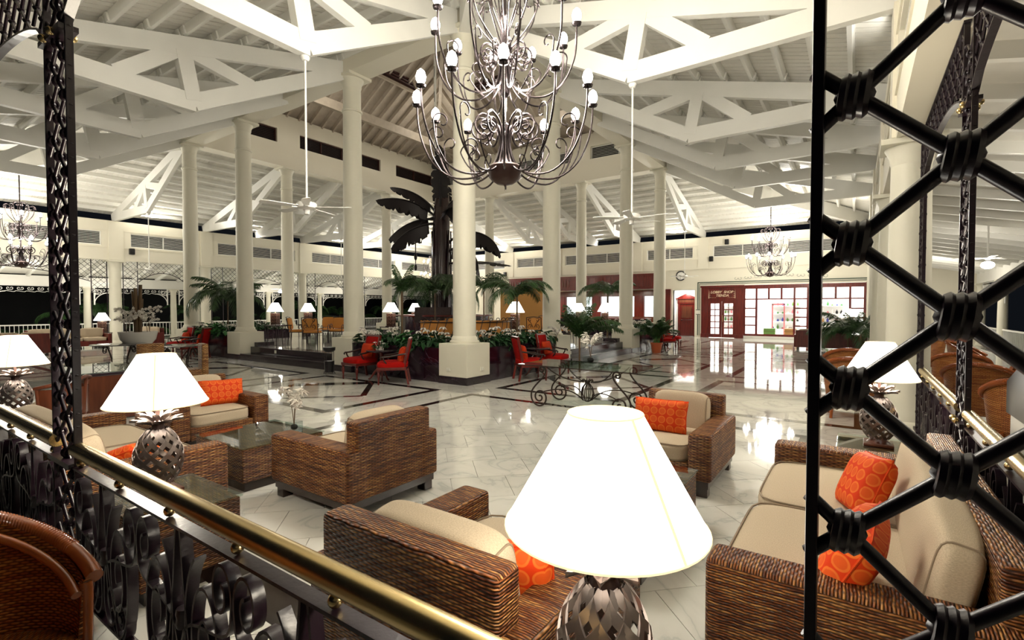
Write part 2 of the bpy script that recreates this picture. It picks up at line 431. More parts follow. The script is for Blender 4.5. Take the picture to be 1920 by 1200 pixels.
for d, x, y in far:
    k = len(vsl); h = TS/2-.003
    for sx, sy in ((-h, -h), (h, -h), (h, h), (-h, h)):
        vsl.append((x+(sx-sy)*c45, y+(sx+sy)*c45, 0))
    for q in range(4): vsl.append((vsl[k+q][0], vsl[k+q][1], -.012))
    fcs.append((k, k+1, k+2, k+3)); tn.append(random.random())
    for q in range(4): fcs.append((k+q, k+4+q, k+4+(q+1) % 4, k+(q+1) % 4)); tn.append(tn[-1])
me = bpy.data.meshes.new('tile_field'); me.from_pydata(vsl, [], fcs); me.materials.append(M['marble'])
at = me.attributes.new('tint', 'FLOAT', 'FACE'); at.data.foreach_set('value', tn)
o = stuff(obj('tile_field', me, None, floor)); 
# dark inlaid bands: rectangles with a diamond inside, in two rows round the platform, and a square in each corner
def band(x0, y0, x1, y1, w=.17, z=.0016, bm=None):
    a, b = Vector((x0, y0, 0)), Vector((x1, y1, 0)); d = (b-a).normalized(); s = Vector((-d.y, d.x, 0))*w/2
    own = bm is None
    if own: bm = NB()
    lo = [bm.verts.new(p+Vector((0, 0, -.008))) for p in (a-s, b-s, b+s, a+s)]; hi = [bm.verts.new((p.co.x, p.co.y, z)) for p in lo]
    bm.faces.new(hi)
    for q in range(4): bm.faces.new((lo[q], lo[(q+1) % 4], hi[(q+1) % 4], hi[q]))
    if own: obj('floor_band', bm, 'band', floor)
def frame_rect(x0, y0, x1, y1, w=.17):
    band(x0, y0-w/2, x0, y1+w/2, w); band(x1, y0-w/2, x1, y1+w/2, w); band(x0+w/2, y0, x1-w/2, y0, w, .0012); band(x0+w/2, y1, x1-w/2, y1, w, .0012)
def diamond(x0, y0, x1, y1):
    mx, my = (x0+x1)/2, (y0+y1)/2; r = min(x1-x0, y1-y0)/2-.12; k = (max(x1-x0, y1-y0)/2-.12)
    p = [(mx-r, my), (mx, my-r), (mx+r, my), (mx, my+r)]
    ws = (.12, .12, .36, .12)  # one side of each diamond drawn wider than the rest
    for q in range(4): band(*p[q], *p[(q+1) % 4], ws[q], .0020+.0003*q)
A0, B0 = 8.91, 7.52
spans = [(-.22, 3.6), (4.5, 9.4), (10.3, 14.1)]
for r0, r1 in ((-3.9, -1.2), (-7.6, -4.9)):
    for s0, s1 in spans:
        frame_rect(A0+r0, B0+s0, A0+r1, B0+s1); frame_rect(A0+s0, B0+r0, A0+s1, B0+r1)
        if r0 > -5:
            diamond(A0+r0, B0+s0, A0+r1, B0+s1); diamond(A0+s0, B0+r0, A0+s1, B0+r1)
frame_rect(A0-7.0, B0-7.0, A0-1.2, B0-1.2, .15)
frame_rect(A0+15.2, B0-7.0, A0+20.6, B0-1.2, .15); frame_rect(A0-7.0, B0+15.2, A0-1.2, B0+20.6, .15)
for s0, s1 in spans:
    frame_rect(A0+15.2, B0+s0, A0+18, B0+s1); frame_rect(A0+s0, B0+15.2, A0+s1, B0+18)
# dark kerb under the near railings
band(1.62, -.2, 1.62, 7.3, .34, .0014); 
# ================================================================ PLATFORM with steps and planter walls
bm = NB(); box(bm, CX-6.7, CX+6.7, CY-6.7, CY+6.7, -.01, .41)
plat = struct(obj('floor_platform', bm, 'granite'))
bm = NB(); box(bm, CX-6.66, CX+6.66, CY-6.66, CY+6.66, .41, .42); obj('platform_paving', bm, 'marble', plat)
steps_m = planter_m = None
planters = []
for k in range(4):
    if steps_m is None:
        bm = NB(); box(bm, -2.45, 2.41, -7.42, -6.6, -.01, .21, .012); s1 = mesh('step', bm, 'granite')
        bm = NB(); box(bm, -2.45, 2.41, -7.06, -6.6, .21, .424, .012); s2 = mesh('step', bm, 'granite')
        bm = NB(); box(bm, -2.56, -2.30, -6.9, -6.3, .42, .56); box(bm, 2.26, 2.52, -6.9, -6.3, .42, .56); s3 = mesh('step_cheek', bm, 'granite')
    for n, m_ in (('step', s1), ('step', s2), ('step_cheek', s3)):
        o = obj(n, m_, None, plat); o.location = (CX, CY, 0); o.rotation_euler = (0, 0, SIDE_ROT[k])
    for (u0, u1) in ((-6.58, -3.35), (3.31, 6.58)):
        bm = NB(); t = .08
        box(bm, u0, u1, -7.36, -7.36+t, 0, .80); box(bm, u0, u1, -6.35, -6.35+t, 0, .80)
        box(bm, u0, u0+t, -7.28, -6.35, 0, .80); box(bm, u1-t, u1, -7.28, -6.35, 0, .80)
        o = side(obj('planter_wall', bm, 'granite', None), k); o.parent = plat
        bm = NB(); box(bm, u0+t, u1-t, -7.28, -6.35, .6, .73)
        o = side(obj('soil_bed', bm, 'soil', None), k); o.parent = plat
        planters.append((k, u0, u1))
# small socket plates on the risers
for (k, u) in ((0, -.9), (1, -1.9)):
    bm = NB(); box(bm, u-.05, u+.05, -7.075, -7.055, .27, .37, .004); o = side(obj('step_light', bm, 'socket'), k); o.parent = plat
# ================================================================ COLUMNS
CAPZ = 8.08
def col_meshes(r, z0, z1, n=36, ring=True):
    h = z1-z0; out = {}
    bm = NB(); lathe(bm, [(r*1.02, z0), (r*1.02, z0+.1*h), (r*.99, z0+.5*h), (r*.90, z1-.02)], n); out['shaft'] = (mesh('shaft', bm, 'cream', 40))
    bm = NB(); lathe(bm, [(r*1.30, z0), (r*1.32, z0+.05), (r*1.18, z0+.07), (r*1.14, z0+.13), (r*1.02, z0+.17)], n); out['base_ring'] = mesh('base_ring', bm, 'cream', 30)
    bm = NB(); lathe(bm, [(r*.9, z1-.34), (r*.98, z1-.27), (r*1.0, z1-.2), (r*1.22, z1-.09), (r*1.24, z1-.06), (r*1.1, z1-.055)], n)
    box(bm, -r*1.42, r*1.42, -r*1.42, r*1.42, z1-.075, z1); out['capital'] = mesh('capital', bm, 'cream', 30)
    if ring:
        bm = NB(); lathe(bm, [(r*.88, z1-.98), (r*1.04, z1-.97), (r*1.06, z1-.92), (r*.88, z1-.88)], n); out['neck_ring'] = mesh('neck_ring', bm, 'cream', 30)
    return out
tall = col_meshes(.262, .92, CAPZ)
bm = NB(); hp = .42; box(bm, -hp, hp, -hp, hp, .17, .92, .008); tall['plinth'] = mesh('plinth', bm, 'cream')
bm = NB(); box(bm, -hp-.012, hp+.012, -hp-.012, hp+.012, 0, .17); tall['dark_base'] = mesh('dark_base', bm, 'granite')
SIDEN = ["left side of the platform", "right side of the platform", "far right side of the platform", "far left side of the platform"]
cols = {}
for i, gx in enumerate(GU):
    for j, gy in enumerate(GU):
        if 0 < i < 3 and 0 < j < 3: continue
        if i == 0 and j == 0: lab = 'tall cream column at the front corner of the platform, nearest the viewer'
        elif i == 0 and j == 3: lab = 'tall cream column at the left corner of the platform beside red chairs'
        elif i == 3 and j == 0: lab = 'tall cream column at the right corner of the platform behind the potted palm'
        elif i == 3 and j == 3: lab = 'tall cream column at the far back corner behind the banana tree'
        elif i == 0: lab = 'tall cream column on the left side, %s of the front steps' % ('to the right' if j == 1 else 'to the left')
        elif j == 0: lab = 'tall cream column on the right side, %s of the right-hand steps' % ('to the left' if i == 1 else 'to the right')
        elif j == 3: lab = 'tall cream column on the far left side, %s' % ('nearer the ceiling fan' if i == 1 else 'just left of the banana tree')
        else: lab = 'tall cream column on the far right side, %s' % ('before the reception desk' if j == 1 else 'just right of the front column')
        t = thing('tall_column', lab, 'column', (CX+gx, CY+gy, 0), 0, 'tall columns round the platform')
        for n, m_ in tall.items(): obj(n, m_, None, t)
        cols[i, j] = t
# socket plates on the front column plinth
for (x, y, rz) in ((-.43, .12, PI/2), (.12, -.43, 0)):
    bm = NB(); box(bm, -.055, .055, -.008, .012, -.04, .04, .004); box(bm, -.035, -.005, -.014, 0, -.02, .02); box(bm, .008, .038, -.014, 0, -.02, .02)
    obj('socket_plate', bm, 'socket', cols[0, 0], loc=(x, y, .33), rot=(0, 0, rz if x > -.2 else -PI/2))
# ================================================================ OUTER WALL BAND, CLERESTORY, TRUSSES, ROOF (same on four sides)
SN = ['front_left', 'front_right', 'back_right', 'back_left']
def pierced(bm, u0, u1, z0, z1, za, zb, y0, y1, openings):
    box(bm, u0, u1, y0, y1, z0, za); box(bm, u0, u1, y0, y1, zb, z1)
    e = [u0]+[q for o_ in openings for q in o_]+[u1]
    for q in range(0, len(e), 2): box(bm, e[q], e[q+1], y0, y1, za, zb)
def louver_meshes(w, h, m_, pitch=.074):
    bm = NB(); f = .035
    box(bm, -w/2, w/2, -.05, .05, 0, f); box(bm, -w/2, w/2, -.05, .05, h-f, h); box(bm, -w/2, -w/2+f, -.05, .05, f, h-f); box(bm, w/2-f, w/2, -.05, .05, f, h-f)
    nm = max(1, round(w/1.35))
    for q in range(1, nm): box(bm, -w/2+w*q/nm-f/2, -w/2+w*q/nm+f/2, -.048, .048, f, h-f)
    fr = mesh('louver_frame', bm, m_); bk = NB(); box(bk, -w/2, w/2, -.062, -.052, 0, h); bk = mesh('louver_gap_dark', bk, 'black')  # added black sheet stands for the darkness between the slats
    bm = NB(); z = f+.02
    while z < h-f:
        box(bm, -w/2+f, w/2-f, -.034, .034, -.005, .005, M4=Matrix.Translation((0, 0, z)) @ Matrix.Rotation(math.radians(-24), 4, 'X')); z += pitch
    return fr, mesh('louver_slats', bm, m_), bk
lv = {}
def louver(k, u, y, z, w, h, m_, parent, flip=0):
    key = (round(w, 2), round(h, 2), m_)
    if key not in lv: lv[key] = louver_meshes(w, h, m_)
    fr, sl, bk = lv[key]
    o = obj('louver_panel', fr, None, parent); p = sidept(k, u, y, z); o.location = p; o.rotation_euler = (0, 0, SIDE_ROT[k]+flip)
    s = stuff(obj('louver_slats', sl, None, o)); obj('louver_gap_dark', bk, None, o); return o
WB0, WB1 = 4.04, 5.92
bays = [(-15.1, -6.98), (-6.98, -2.95), (-2.95, 2.91), (2.91, 6.98), (6.98, 15.1)]
def outer_open():
    r = []
    for a, b in bays:
        if b-a > 7: m_ = (a+b)/2; r += [(a+.55, m_-.35), (m_+.35, b-.55)]
        else: r.append((a+.6, b-.6))
    return r
oo = outer_open()
bm = NB(); pierced(bm, -15.1-.19, 15.1+.19, WB0, WB1, 4.72, 5.38, -15.29, -14.91, oo)
for a in GU: box(bm, a-.3, a+.3, -14.91, -14.86, WB0+.02, WB1-.02)
for z in (4.64, 5.46): box(bm, -14.9, 14.9, -14.91, -14.885, z-.012, z+.012)
wbm = mesh('wall_band', bm, 'wallc')
bm = NB(); pierced(bm, -6.98-.15, 6.98+.15, 8.62, 10.45, 9.14, 9.76, -7.13, -6.83, [(a+.55, b-.55) for a, b in bays[1:4]])
box(bm, -7.29, 7.29, -7.29, -6.67, CAPZ, 8.62)
clm = mesh('clerestory', bm, 'wallc')
walls = []
for k in range(4):
    o = side(struct(obj('wall_'+SN[k], wbm, None)), k); walls.append(o)
    cl = side(struct(obj('wall_clerestory_'+SN[k], clm, None)), k)
    # children carry world positions, so keep them under a parent with an inverse transform
    for (a, b) in oo:
        ch = louver(k, (a+b)/2, -15.08, 4.72, b-a, .66, 'whitegloss', None)
        ch.parent = o; ch.location = ((a+b)/2, -15.02, 4.72); ch.rotation_euler = (0, 0, 0)
    for (a, b) in [(a+.55, b-.55) for a, b in bays[1:4]]:
        ch = louver(k, (a+b)/2, -7.0, 9.14, b-a, .62, 'louverbrown' if k in (3, 0) else 'white', None)
        ch.parent = cl; ch.location = ((a+b)/2, -6.98, 9.14); ch.rotation_euler = (0, 0, 0)
# ---- trusses: y = -(6.98+w)
def Y(w): return -(6.98+w)
def tz(w): return 8.31-.271*w
SL = math.atan(.271)
tr = []
TW = .15
def chord(a, b, d, tw=TW):
    bm = NB(); bar(bm, (0, Y(a[0]), a[1]), (0, Y(b[0]), b[1]), tw, d); return bm
tr.append(('top_chord', mesh('top_chord', chord((.05, tz(.05)), (8.2, tz(8.2)), .36), 'white')))
tr.append(('bottom_chord', mesh('bottom_chord', chord((.2, 8.16), (4.02, 6.06), .34, .152), 'white')))
tr.append(('bottom_chord', mesh('bottom_chord', chord((3.98, 6.06), (8.1, 6.10), .36, .151), 'white')))
tr.append(('king_post', mesh('king_post', chord((4.2, tz(4.2)-.1), (4.02, 6.1), .30, .17), 'white')))
tr.append(('brace', mesh('brace', chord((4.05, tz(4.05)-.12), (2.75, 6.85), .28, .14), 'white')))
tr.append(('brace', mesh('brace', chord((4.35, tz(4.35)-.12), (5.35, 6.18), .28, .14), 'white')))
AISLE = ['left aisle', 'right aisle', 'shop-side aisle', 'back left aisle']
TU = [-6.98, -2.95, 0, 2.91, 6.98]
for k in range(4):
    for n_, u in enumerate(TU):
        i = {0: 4-n_, 1: n_, 2: n_, 3: 4-n_}[k]
        t = thing('roof_truss', 'white timber V-shaped roof truss over the %s, %s from the viewer' % (AISLE[k], ORD[i]), 'roof truss', group='white roof trusses')
        if i == 0: t['label'] = 'white timber V-shaped roof truss over the %s, nearest to the viewer' % AISLE[k]
        p = sidept(k, u, 0); t.location = p; t.rotation_euler = (0, 0, SIDE_ROT[k])
        for nm, m_ in tr: obj(nm, m_, None, t)
# ---- roof boards, purlins and hips
def rz_(w): return 8.70-.271*w
purl = []
for q in range(13):
    w = .35+q*.64; L = HI+w
    bm = NB(); box(bm, -L, L, -.04, .04, -.17, 0); purl.append((w, mesh('purlin', bm, 'white')))
cle = []
for q in range(13):
    bm = NB()
    w = .35+q*.64
    for u in TU:
        for s in (-1, 1): box(bm, u+s*.075, u+s*.17, -.075, -.035, -.17, -.02)
    cle.append(mesh('cleat', bm, 'white'))
WE = 8.75
for k in range(4):
    c = bpy.data.objects.new('ceiling_'+SN[k], None); COL.objects.link(c); struct(c); side(c, k)
    for (w, m_), cm in zip(purl, cle):
        o = obj('purlin', m_, None, c, loc=(0, Y(w), rz_(w)), rot=(SL*1, 0, 0))
        if k < 2: obj('purlin_cleat', cm, None, c, loc=(0, Y(w), rz_(w)), rot=(SL, 0, 0))
    BW = .19; n = int(2*(HI+WE)/BW)
    def board(bm, u0, u1):
        # a board runs down the slope between the hip line (or the inner beam) and the eave
        t0 = [max(0, abs(x)-HI) for x in (u0, u1)]
        if min(t0) >= WE: return False
        P = [(u0, min(t0[0], WE)), (u1, min(t0[1], WE)), (u1, WE), (u0, WE)]
        lo = [bm.verts.new((x, Y(w), rz_(w))) for x, w in P]; hi = [bm.verts.new((x, Y(w), rz_(w)+.012)) for x, w in P]
        bm.faces.new(lo); bm.faces.new(hi[::-1])
        for q in range(4): bm.faces.new((lo[q], lo[(q+1) % 4], hi[(q+1) % 4], hi[q]))
        return True
    if k < 2:
        for q in range(n):
            u = -(HI+WE)+q*BW; bm = NB()
            if board(bm, u+.010, u+BW-.010): obj('ceiling_board', bm, 'board', c)
            else: bm.free()
    else:
        bm = NB()
        for q in range(n):
            u = -(HI+WE)+q*BW; board(bm, u+.004, u+BW-.004)
        stuff(obj('ceiling_boards', bm, 'board', c))
    bm = NB(); P = [(-HI, 0), (HI, 0), (HI+WE, WE), (-HI-WE, WE)]
    vv = [bm.verts.new((x, Y(w), rz_(w)+z)) for z in (.03, .07) for x, w in P]
    bm.faces.new(vv[:4]); bm.faces.new(vv[4:][::-1])
    for q in range(4): bm.faces.new((vv[q], vv[(q+1) % 4], vv[4+(q+1) % 4], vv[4+q]))
    obj('roof_deck', bm, 'deck', c)
    # hip beam at the corner between side k and k+1
    bm = NB(); bar(bm, (HI+.1, Y(.1), tz(.1)-.02), (HI+8.3, Y(8.3), tz(8.3)-.02), .24, .62); obj('hip_beam', bm, 'white', c)
# ================================================================ LANTERN ROOF over the platform
lan = bpy.data.objects.new('ceiling_lantern', None); COL.objects.link(lan); struct(lan); lan.location = (CX, CY, 0)
LZ, LS = 10.5, .62
raf = []
for q in range(-11, 12):
    u = q*.6; top = abs(u); bm = NB()
    bar(bm, (u, -7.4, LZ-.1-.42*LS), (u, -max(top, .15), LZ-.1+(6.98-max(top, .15))*LS), .08, .2)
    raf.append(mesh('rafter', bm, 'rafter'))
bm = NB(); vv = [bm.verts.new(p) for p in ((-7.5, -7.5, LZ+.03-.52*LS), (7.5, -7.5, LZ+.03-.52*LS), (0, 0, LZ+.03+6.98*LS), (-7.5, -7.5, LZ+.09-.52*LS), (7.5, -7.5, LZ+.09-.52*LS), (0, 0, LZ+.09+6.98*LS))]
bm.faces.new(vv[:3]); bm.faces.new(vv[3:][::-1])
for q in range(3): bm.faces.new((vv[q], vv[(q+1) % 3], vv[3+(q+1) % 3], vv[3+q]))
dk = mesh('lantern_boards', bm, 'rafter')
bm = NB(); bar(bm, (-7.3, -7.3, LZ-.15-.3*LS), (0, 0, LZ-.15+6.98*LS), .16, .3); hb = mesh('lantern_hip', bm, 'rafter')
bm = NB(); prism(bm, [(-1.75, 0), (1.75, 0), (0, 2.1)], -.03, .03); ga = mesh('gable_vent', bm, 'black')
bm = NB()
for q in range(15):
    z = .06+q*.135; w = 1.70*(1-z/2.1)
    if w > .06: box(bm, -w, w, -.04, .06, -.008, .008, M4=Matrix.Translation((0, .05, z)) @ Matrix.Rotation(.6, 4, 'X'))
gs = mesh('gable_slats', bm, 'louverbrown')
bm = NB(); bar(bm, (-1.85, .06, -.05), (0, .06, 2.22), .12, .1, (0, 1, 0)); bar(bm, (1.85, .06, -.05), (0, .06, 2.22), .12, .1, (0, 1, 0)); bar(bm, (-1.9, .06, -.03), (1.9, .06, -.03), .12, .12); gf = mesh('gable_frame', bm, 'rafter')
bm = NB(); box(bm, -7, 7, -.11, .11, -.2, .2); tb = mesh('tie_beam', bm, 'rafter')
bm = NB(); box(bm, -6.9, 6.9, -.16, -.12, -.06, -.02); ts = mesh('light_strip', bm, 'strip')
for k in range(4):
    for m_ in raf: obj('rafter', m_, None, lan, rot=(0, 0, SIDE_ROT[k]))
    for n_, m_ in (('lantern_boards', dk), ('lantern_hip', hb)): obj(n_, m_, None, lan, rot=(0, 0, SIDE_ROT[k]))
    e = Matrix.Rotation(SIDE_ROT[k], 3, 'Z')
    for n_, m_ in (('gable_vent', ga), ('gable_slats', gs), ('gable_frame', gf)):
        obj(n_, m_, None, lan, loc=e @ Vector((0, -3.4, LZ+1.75)), rot=(0, 0, SIDE_ROT[k]))
    b_ = obj('tie_beam', tb, None, lan, loc=e @ Vector((0, -4.6, LZ+.15+k % 2*.02)), rot=(0, 0, SIDE_ROT[k]))
    obj('light_strip', ts, None, b_)
# lit pole hanging from the lantern behind the banana tree
bm = NB(); box(bm, -.05, .05, -.03, .03, 7.2, 14.2); pole = obj('lit_pole', bm, 'white', None, loc=(CX+.4, CY+.9, 0))
tag(pole, 'slender white pole hanging from the lantern roof above the banana tree', 'pole')
bm = NB()
for q in range(6): box(bm, -.052, -.046, -.015, .015, 7.5+q*1.1, 7.95+q*1.1)
obj('pole_slot', bm, 'black', pole)
# ================================================================ PERIMETER COLUMNS
short = col_meshes(.25, 0.0, WB0, 32, False)
def perim_column(k, u, lab, y=-15.1):
    t = thing('aisle_column', lab, 'column', sidept(k, u, y), SIDE_ROT[k], 'short columns under the outer wall')
    for n, m_ in short.items(): obj(n, m_, None, t)
    return t
for n_, u in enumerate(reversed(GU)):
    perim_column(3, u, 'cream column under the back left lattice wall, %s from the left' % ['first', 'second', 'third', 'fourth'][n_])
for n_, u in enumerate(GU):
    perim_column(1, u, 'cream column of the right-hand colonnade behind the iron lattice, %s' % ['nearest the viewer', 'second nearest', 'third nearest', 'farthest'][n_])
perim_column(1, -15.1, 'cream corner column beside the viewer at the right edge')
perim_column(0, -6.98, 'cream column of the left colonnade, outside the left edge')
perim_column(3, 15.1, 'cream column at the far left corner of the hall'); perim_column(1, 15.1, 'cream column in the corner right of the shop front')
perim_column(3, -15.1, 'cream column in the far corner between lattice wall and reception')
# ================================================================ VERANDAS beyond the two open sides (sides 3 and 1)
VW = 4.0
out_col = col_meshes(.16, 0, 2.86, 24, False)
bm = NB(); prism(bm, [(-15.2, 4.30), (-15.2-VW, 3.42), (-15.2-VW, 3.46), (-15.2, 4.34)], -22, 22, lambda x, y, z: (y, x, z)); vce = mesh('veranda_ceiling', bm, 'board')
bm = NB(); bar(bm, (0, -15.2, 4.22), (0, -15.2-VW, 3.34), .1, .17); vra = mesh('veranda_rafter', bm, 'white')
bm = NB(); box(bm, -22, 22, -15.2-VW-.14, -15.2-VW+.14, 2.86, 3.36); vbe = mesh('veranda_beam', bm, 'white')
bm = NB(); box(bm, -24, 24, -.05, .05, -.1, 5.0); nwall = mesh('night_backdrop', bm, 'night')
# white fretwork valance with corner brackets, one mesh per bay
def fret(L):
    bm = NB(); n = max(3, int(L/.34)); p = L/n; t = .022
    for z in (0, -.30):
        pass
    box(bm, -L/2, L/2, -t/2, t/2, -.03, 0); 
    for q in range(n):
        x = -L/2+p*(q+.5)
        for s in (1, -1):
            pts = [(x+s*a*.9, 0, -.15+b) for a, b in spiral((.06, 0), .085, .02, -2.4, 3.6, 14)]
            ribbon(bm, pts, t, .022, (0, 1, 0))
        tube(bm, [(x+p/2*math.cos(a), 0, -.30+.02*math.sin(a*2)) for a in lin(0, PI, 9)], .012, 4)
    for s in (1, -1):
        x0 = s*(L/2-.16)
        pts = [(x0-s*.62+s*.62*math.sin(a), 0, -.92+.62*math.cos(a)) for a in lin(0, PI/2, 12)]
        ribbon(bm, pts, .03, .035, (0, 1, 0))
        for q in range(5):
            a = .25+q*.26; px, pz = x0-s*.62+s*.62*math.sin(a), -.92+.62*math.cos(a)
            cx_, cz_ = (px+x0)/2, (pz-.02)/2-.05
            r_ = max(.03, min(x0*s-px*s, -pz-.02)/2*.9) if q else .08
            tube(bm, [(cx_+r_*math.cos(b), 0, cz_+r_*math.sin(b)) for b in lin(0, 2*PI, 13)][:-1], .014, 4, closed=True)
        box(bm, x0-.03, x0+.03, -t/2, t/2, -.95, 0)
    return mesh('fretwork', bm, 'whitegloss')
frets = {}
def rail_mesh(L):
    bm = NB(); box(bm, -L/2, L/2, -.03, .03, .86, .92); box(bm, -L/2, L/2, -.02, .02, .12, .16); n = int(L/.16)
    for q in range(n): x = -L/2+L*(q+.5)/n; tube(bm, [(x, 0, .14), (x, 0, .88)], .014, 5)
    return mesh('baluster_rail', bm, 'whitegloss')
for k in (3, 1):
    nm = 'back_left' if k == 3 else 'right'
    v = side(struct(obj('ceiling_veranda_'+nm, vce, None)), k)
    for q in range(38): obj('veranda_rafter', vra, None, v, loc=(-20.4+q*1.1, 0, 0))
    b_ = side(struct(obj('trim_veranda_beam_'+nm, vbe, None)), k)
    us = [-19.5, -15.1, -11.0, -6.98, -2.95, 2.91, 6.98, 11.0, 15.1, 19.5]
    for n_, u in enumerate(us):
        if k == 1 and u < -7: continue
        t = thing('veranda_column', 'slim cream column on the outer edge of the %s, number %s along' % ('back left veranda' if k == 3 else 'right veranda', ['one', 'two', 'three', 'four', 'five', 'six', 'seven', 'eight', 'nine', 'ten'][(len(us)-1-n_) if k == 3 else n_]), 'column', sidept(k, u, -15.2-VW), SIDE_ROT[k], 'slim veranda columns')
        t['label'] = t['label'].replace('number one', 'the first').replace('number ten', 'the last').replace('number ', 'counted ')
        for n, m_ in out_col.items(): obj(n, m_, None, t)
    for a, c in zip(us[:-1], us[1:]):
        if k == 1 and a < -7: continue
        L = round(c-a-.3, 2)
        if L not in frets: frets[L] = (fret(L), rail_mesh(L))
        obj('fretwork', frets[L][0], None, b_, loc=((a+c)/2, -15.2-VW, 2.86))
        o = obj('baluster_rail', frets[L][1], None, None); side(o, k); o.location = sidept(k, (a+c)/2, -15.2-VW); o.parent = b_; 
        o.location = ((a+c)/2, -15.2-VW, 0); o.rotation_euler = (0, 0, 0)
    w_ = side(struct(obj('wall_night_'+nm, nwall, None)), k); w_.location = sidept(k, 0, -15.2-VW-7)
# veranda ends: pale wall closing the right veranda beyond the shop
bm = NB(); box(bm, 31.2, 31.4, -4.7, -.8, 0, 4.2); struct(obj('wall_veranda_end', bm, 'wallc'))
bm = NB(); box(bm, 40.5, 40.7, 14, 40, 0, 4.5); struct(obj('wall_night_end', bm, 'night'))
# ================================================================ IRON LATTICE SCREENS
PX, PZ = .24, .217
def lattice_field(bm, x0, x1, zf, z1, r=.010, knots=True, px=PX, pz=PZ, n=5):
    """diagonal rods clipped to the region zf(x) < z < z1, with tied knots at the crossings"""
    sl = pz/px; st = .04
    for s in (1, -1):
        c = -40*pz
        cs_ = [z1+q*pz for q in range(-60, 61)]
        for c in cs_:
            run = []
            nn = max(2, int((x1-x0)/st))
            for i in range(nn+1):
                x = x0+(x1-x0)*i/nn; z = c+s*sl*(x-x0)
                if zf(x) <= z <= z1: run.append((x, 0, z))
                else:
                    if len(run) > 1: tube(bm, [run[0], run[-1]], r, n, cap=False)
                    run = []
            if len(run) > 1: tube(bm, [run[0], run[-1]], r, n, cap=False)
    if knots:
        i = 0
        while x0+i*px/2 <= x1+1e-6:
            x = x0+i*px/2
            for q in range(-30, 1):
                z = z1+q*pz+(pz/2 if i % 2 else 0)
                if zf(x)+.01 < z < z1-.01: sphere(bm, (x, 0, z), r*2.3, 6, 1, .9, .7)
            i += 1
# far lattice: hangs under the wall band on side 3, arched below
def arch_screen(L, r=.011, knots=False, px=.24, pz=.24, drop=1.55, rise=.72):
    bm = NB(); h = L/2
    def zf(x): 
        t = min(1, abs(x)/(h-.6)) if abs(x) < h-.6 else 1.0
        return -drop if abs(x) > h-.62 else -(drop-.5)+rise*(1-t*t)*.75
    x0, x1 = -h, h
    lattice_field(bm, x0, x1, zf, 0, r, knots, px, pz, 4)
    pts = [(x, 0, zf(x)) for x in lin(-h+.63, h-.63, 25)]
    tube(bm, pts, r*1.7, 5)
    for s in (-1, 1):
        tube(bm, [(s*h, 0, 0), (s*h, 0, -drop)], r*1.6, 5); tube(bm, [(s*(h-.6), 0, 0), (s*(h-.6), 0, -4.0)], r*1.9, 5); tube(bm, [(s*h, 0, 0), (s*h, 0, -4.0)], r*1.9, 5)
        tube(bm, [(s*h, 0, -drop), (s*(h-.6), 0, -drop)], r*1.6, 5)
    return bm
for n_, (a, b) in enumerate(bays):
    L = b-a-.64
    t = thing('lattice_screen', 'thin iron lattice screen with arched lower edge, %s bay from the left at the back' % ['fifth', 'fourth', 'third', 'second', 'first'][n_], 'lattice', sidept(3, (a+b)/2, -15.1, WB0), SIDE_ROT[3], 'back lattice screens')
    stuff(obj('lattice', arch_screen(L), 'iron', t))
# near lattice posts: two flat bars with knotted rods between
def rod_mesh(L):
    bm = NB(); tube(bm, [(-L/2, 0, 0), (L/2, 0, 0)], .011, 8); return mesh('rod', bm, 'iron', 50)
RL = math.hypot(PX/2, PZ/2); RA = math.atan2(PZ, PX)
rodm = rod_mesh(RL)
bm = NB(); 
for q in (-1, 0, 1):
    tube(bm, [(q*.012+.004*math.sin(a), .022*math.cos(a), .026*math.sin(a)) for a in lin(0, 2*PI, 13)][:-1], .0085, 6, closed=True)
sphere(bm, (0, 0, 0), .021, 8, 1.25, .9, 1)
knotm = mesh('knot', bm, 'iron', 50)
bm = NB(); box(bm, -.008, .008, -.019, .019, 0, WB0, .002); sbar = mesh('side_bar', bm, 'iron')
bm = NB(); box(bm, -.20, .20, -.045, .045, 0, .03); bplate = mesh('cross_bar', bm, 'iron')
bm = NB(); sphere(bm, (0, 0, 0), .024, 12); ballm = mesh('brass_ball', bm, 'brass', 60)
PWID = .33
def lattice_post(k, u, lab, PWID=.40):
    t = thing('lattice_post', lab, 'lattice post', sidept(k, u, -14.985 if k == 0 else -15.2), SIDE_ROT[k], 'knotted iron lattice posts')
    for s in (-1, 1): obj('side_bar', sbar, None, t, loc=(s*PWID/2, 0, 0))
    for z in (.10, .82, 3.28): obj('cross_bar', bplate, None, t, loc=(0, 0, z))
    for s in (-.07, .07):
        obj('brass_ball', ballm, None, t, loc=(s, -.05, 3.295)); obj('brass_ball', ballm, None, t, loc=(s, .05, 3.295)); obj('brass_ball', ballm, None, t, loc=(s, .05, .855))
    nz = int(3.9/PZ)
    for q in range(nz):
        z = .12+q*PZ
        for i, x in enumerate((-.12, 0, .12)):
            zz = z+(PZ/2 if i == 1 else 0)
            if zz < WB0-.05: obj('knot', knotm, None, t, loc=(x, 0, zz))
        for x0, z0, s in ((-.12, z, 1), (0, z+PZ/2, -1), (-.12, z+PZ, -1), (0, z+PZ/2, 1)):
            x1 = x0+.12; z1 = z0+s*PZ/2
            obj('rod', rodm, None, t, loc=((x0+x1)/2, 0, (z0+z1)/2), rot=(0, -s*RA, 0))
        for s in (-1, 1):   # half rods to the side bars
            for d in (1, -1):
                gp = PWID/2+.006-.12
                o = obj('rod', rodm, None, t, loc=(s*(.12+gp/2), 0, z+d*gp/2*PZ/PX), rot=(0, -s*d*RA, 0)); o.scale = (gp/math.cos(RA)/RL, 1, 1)
    return t
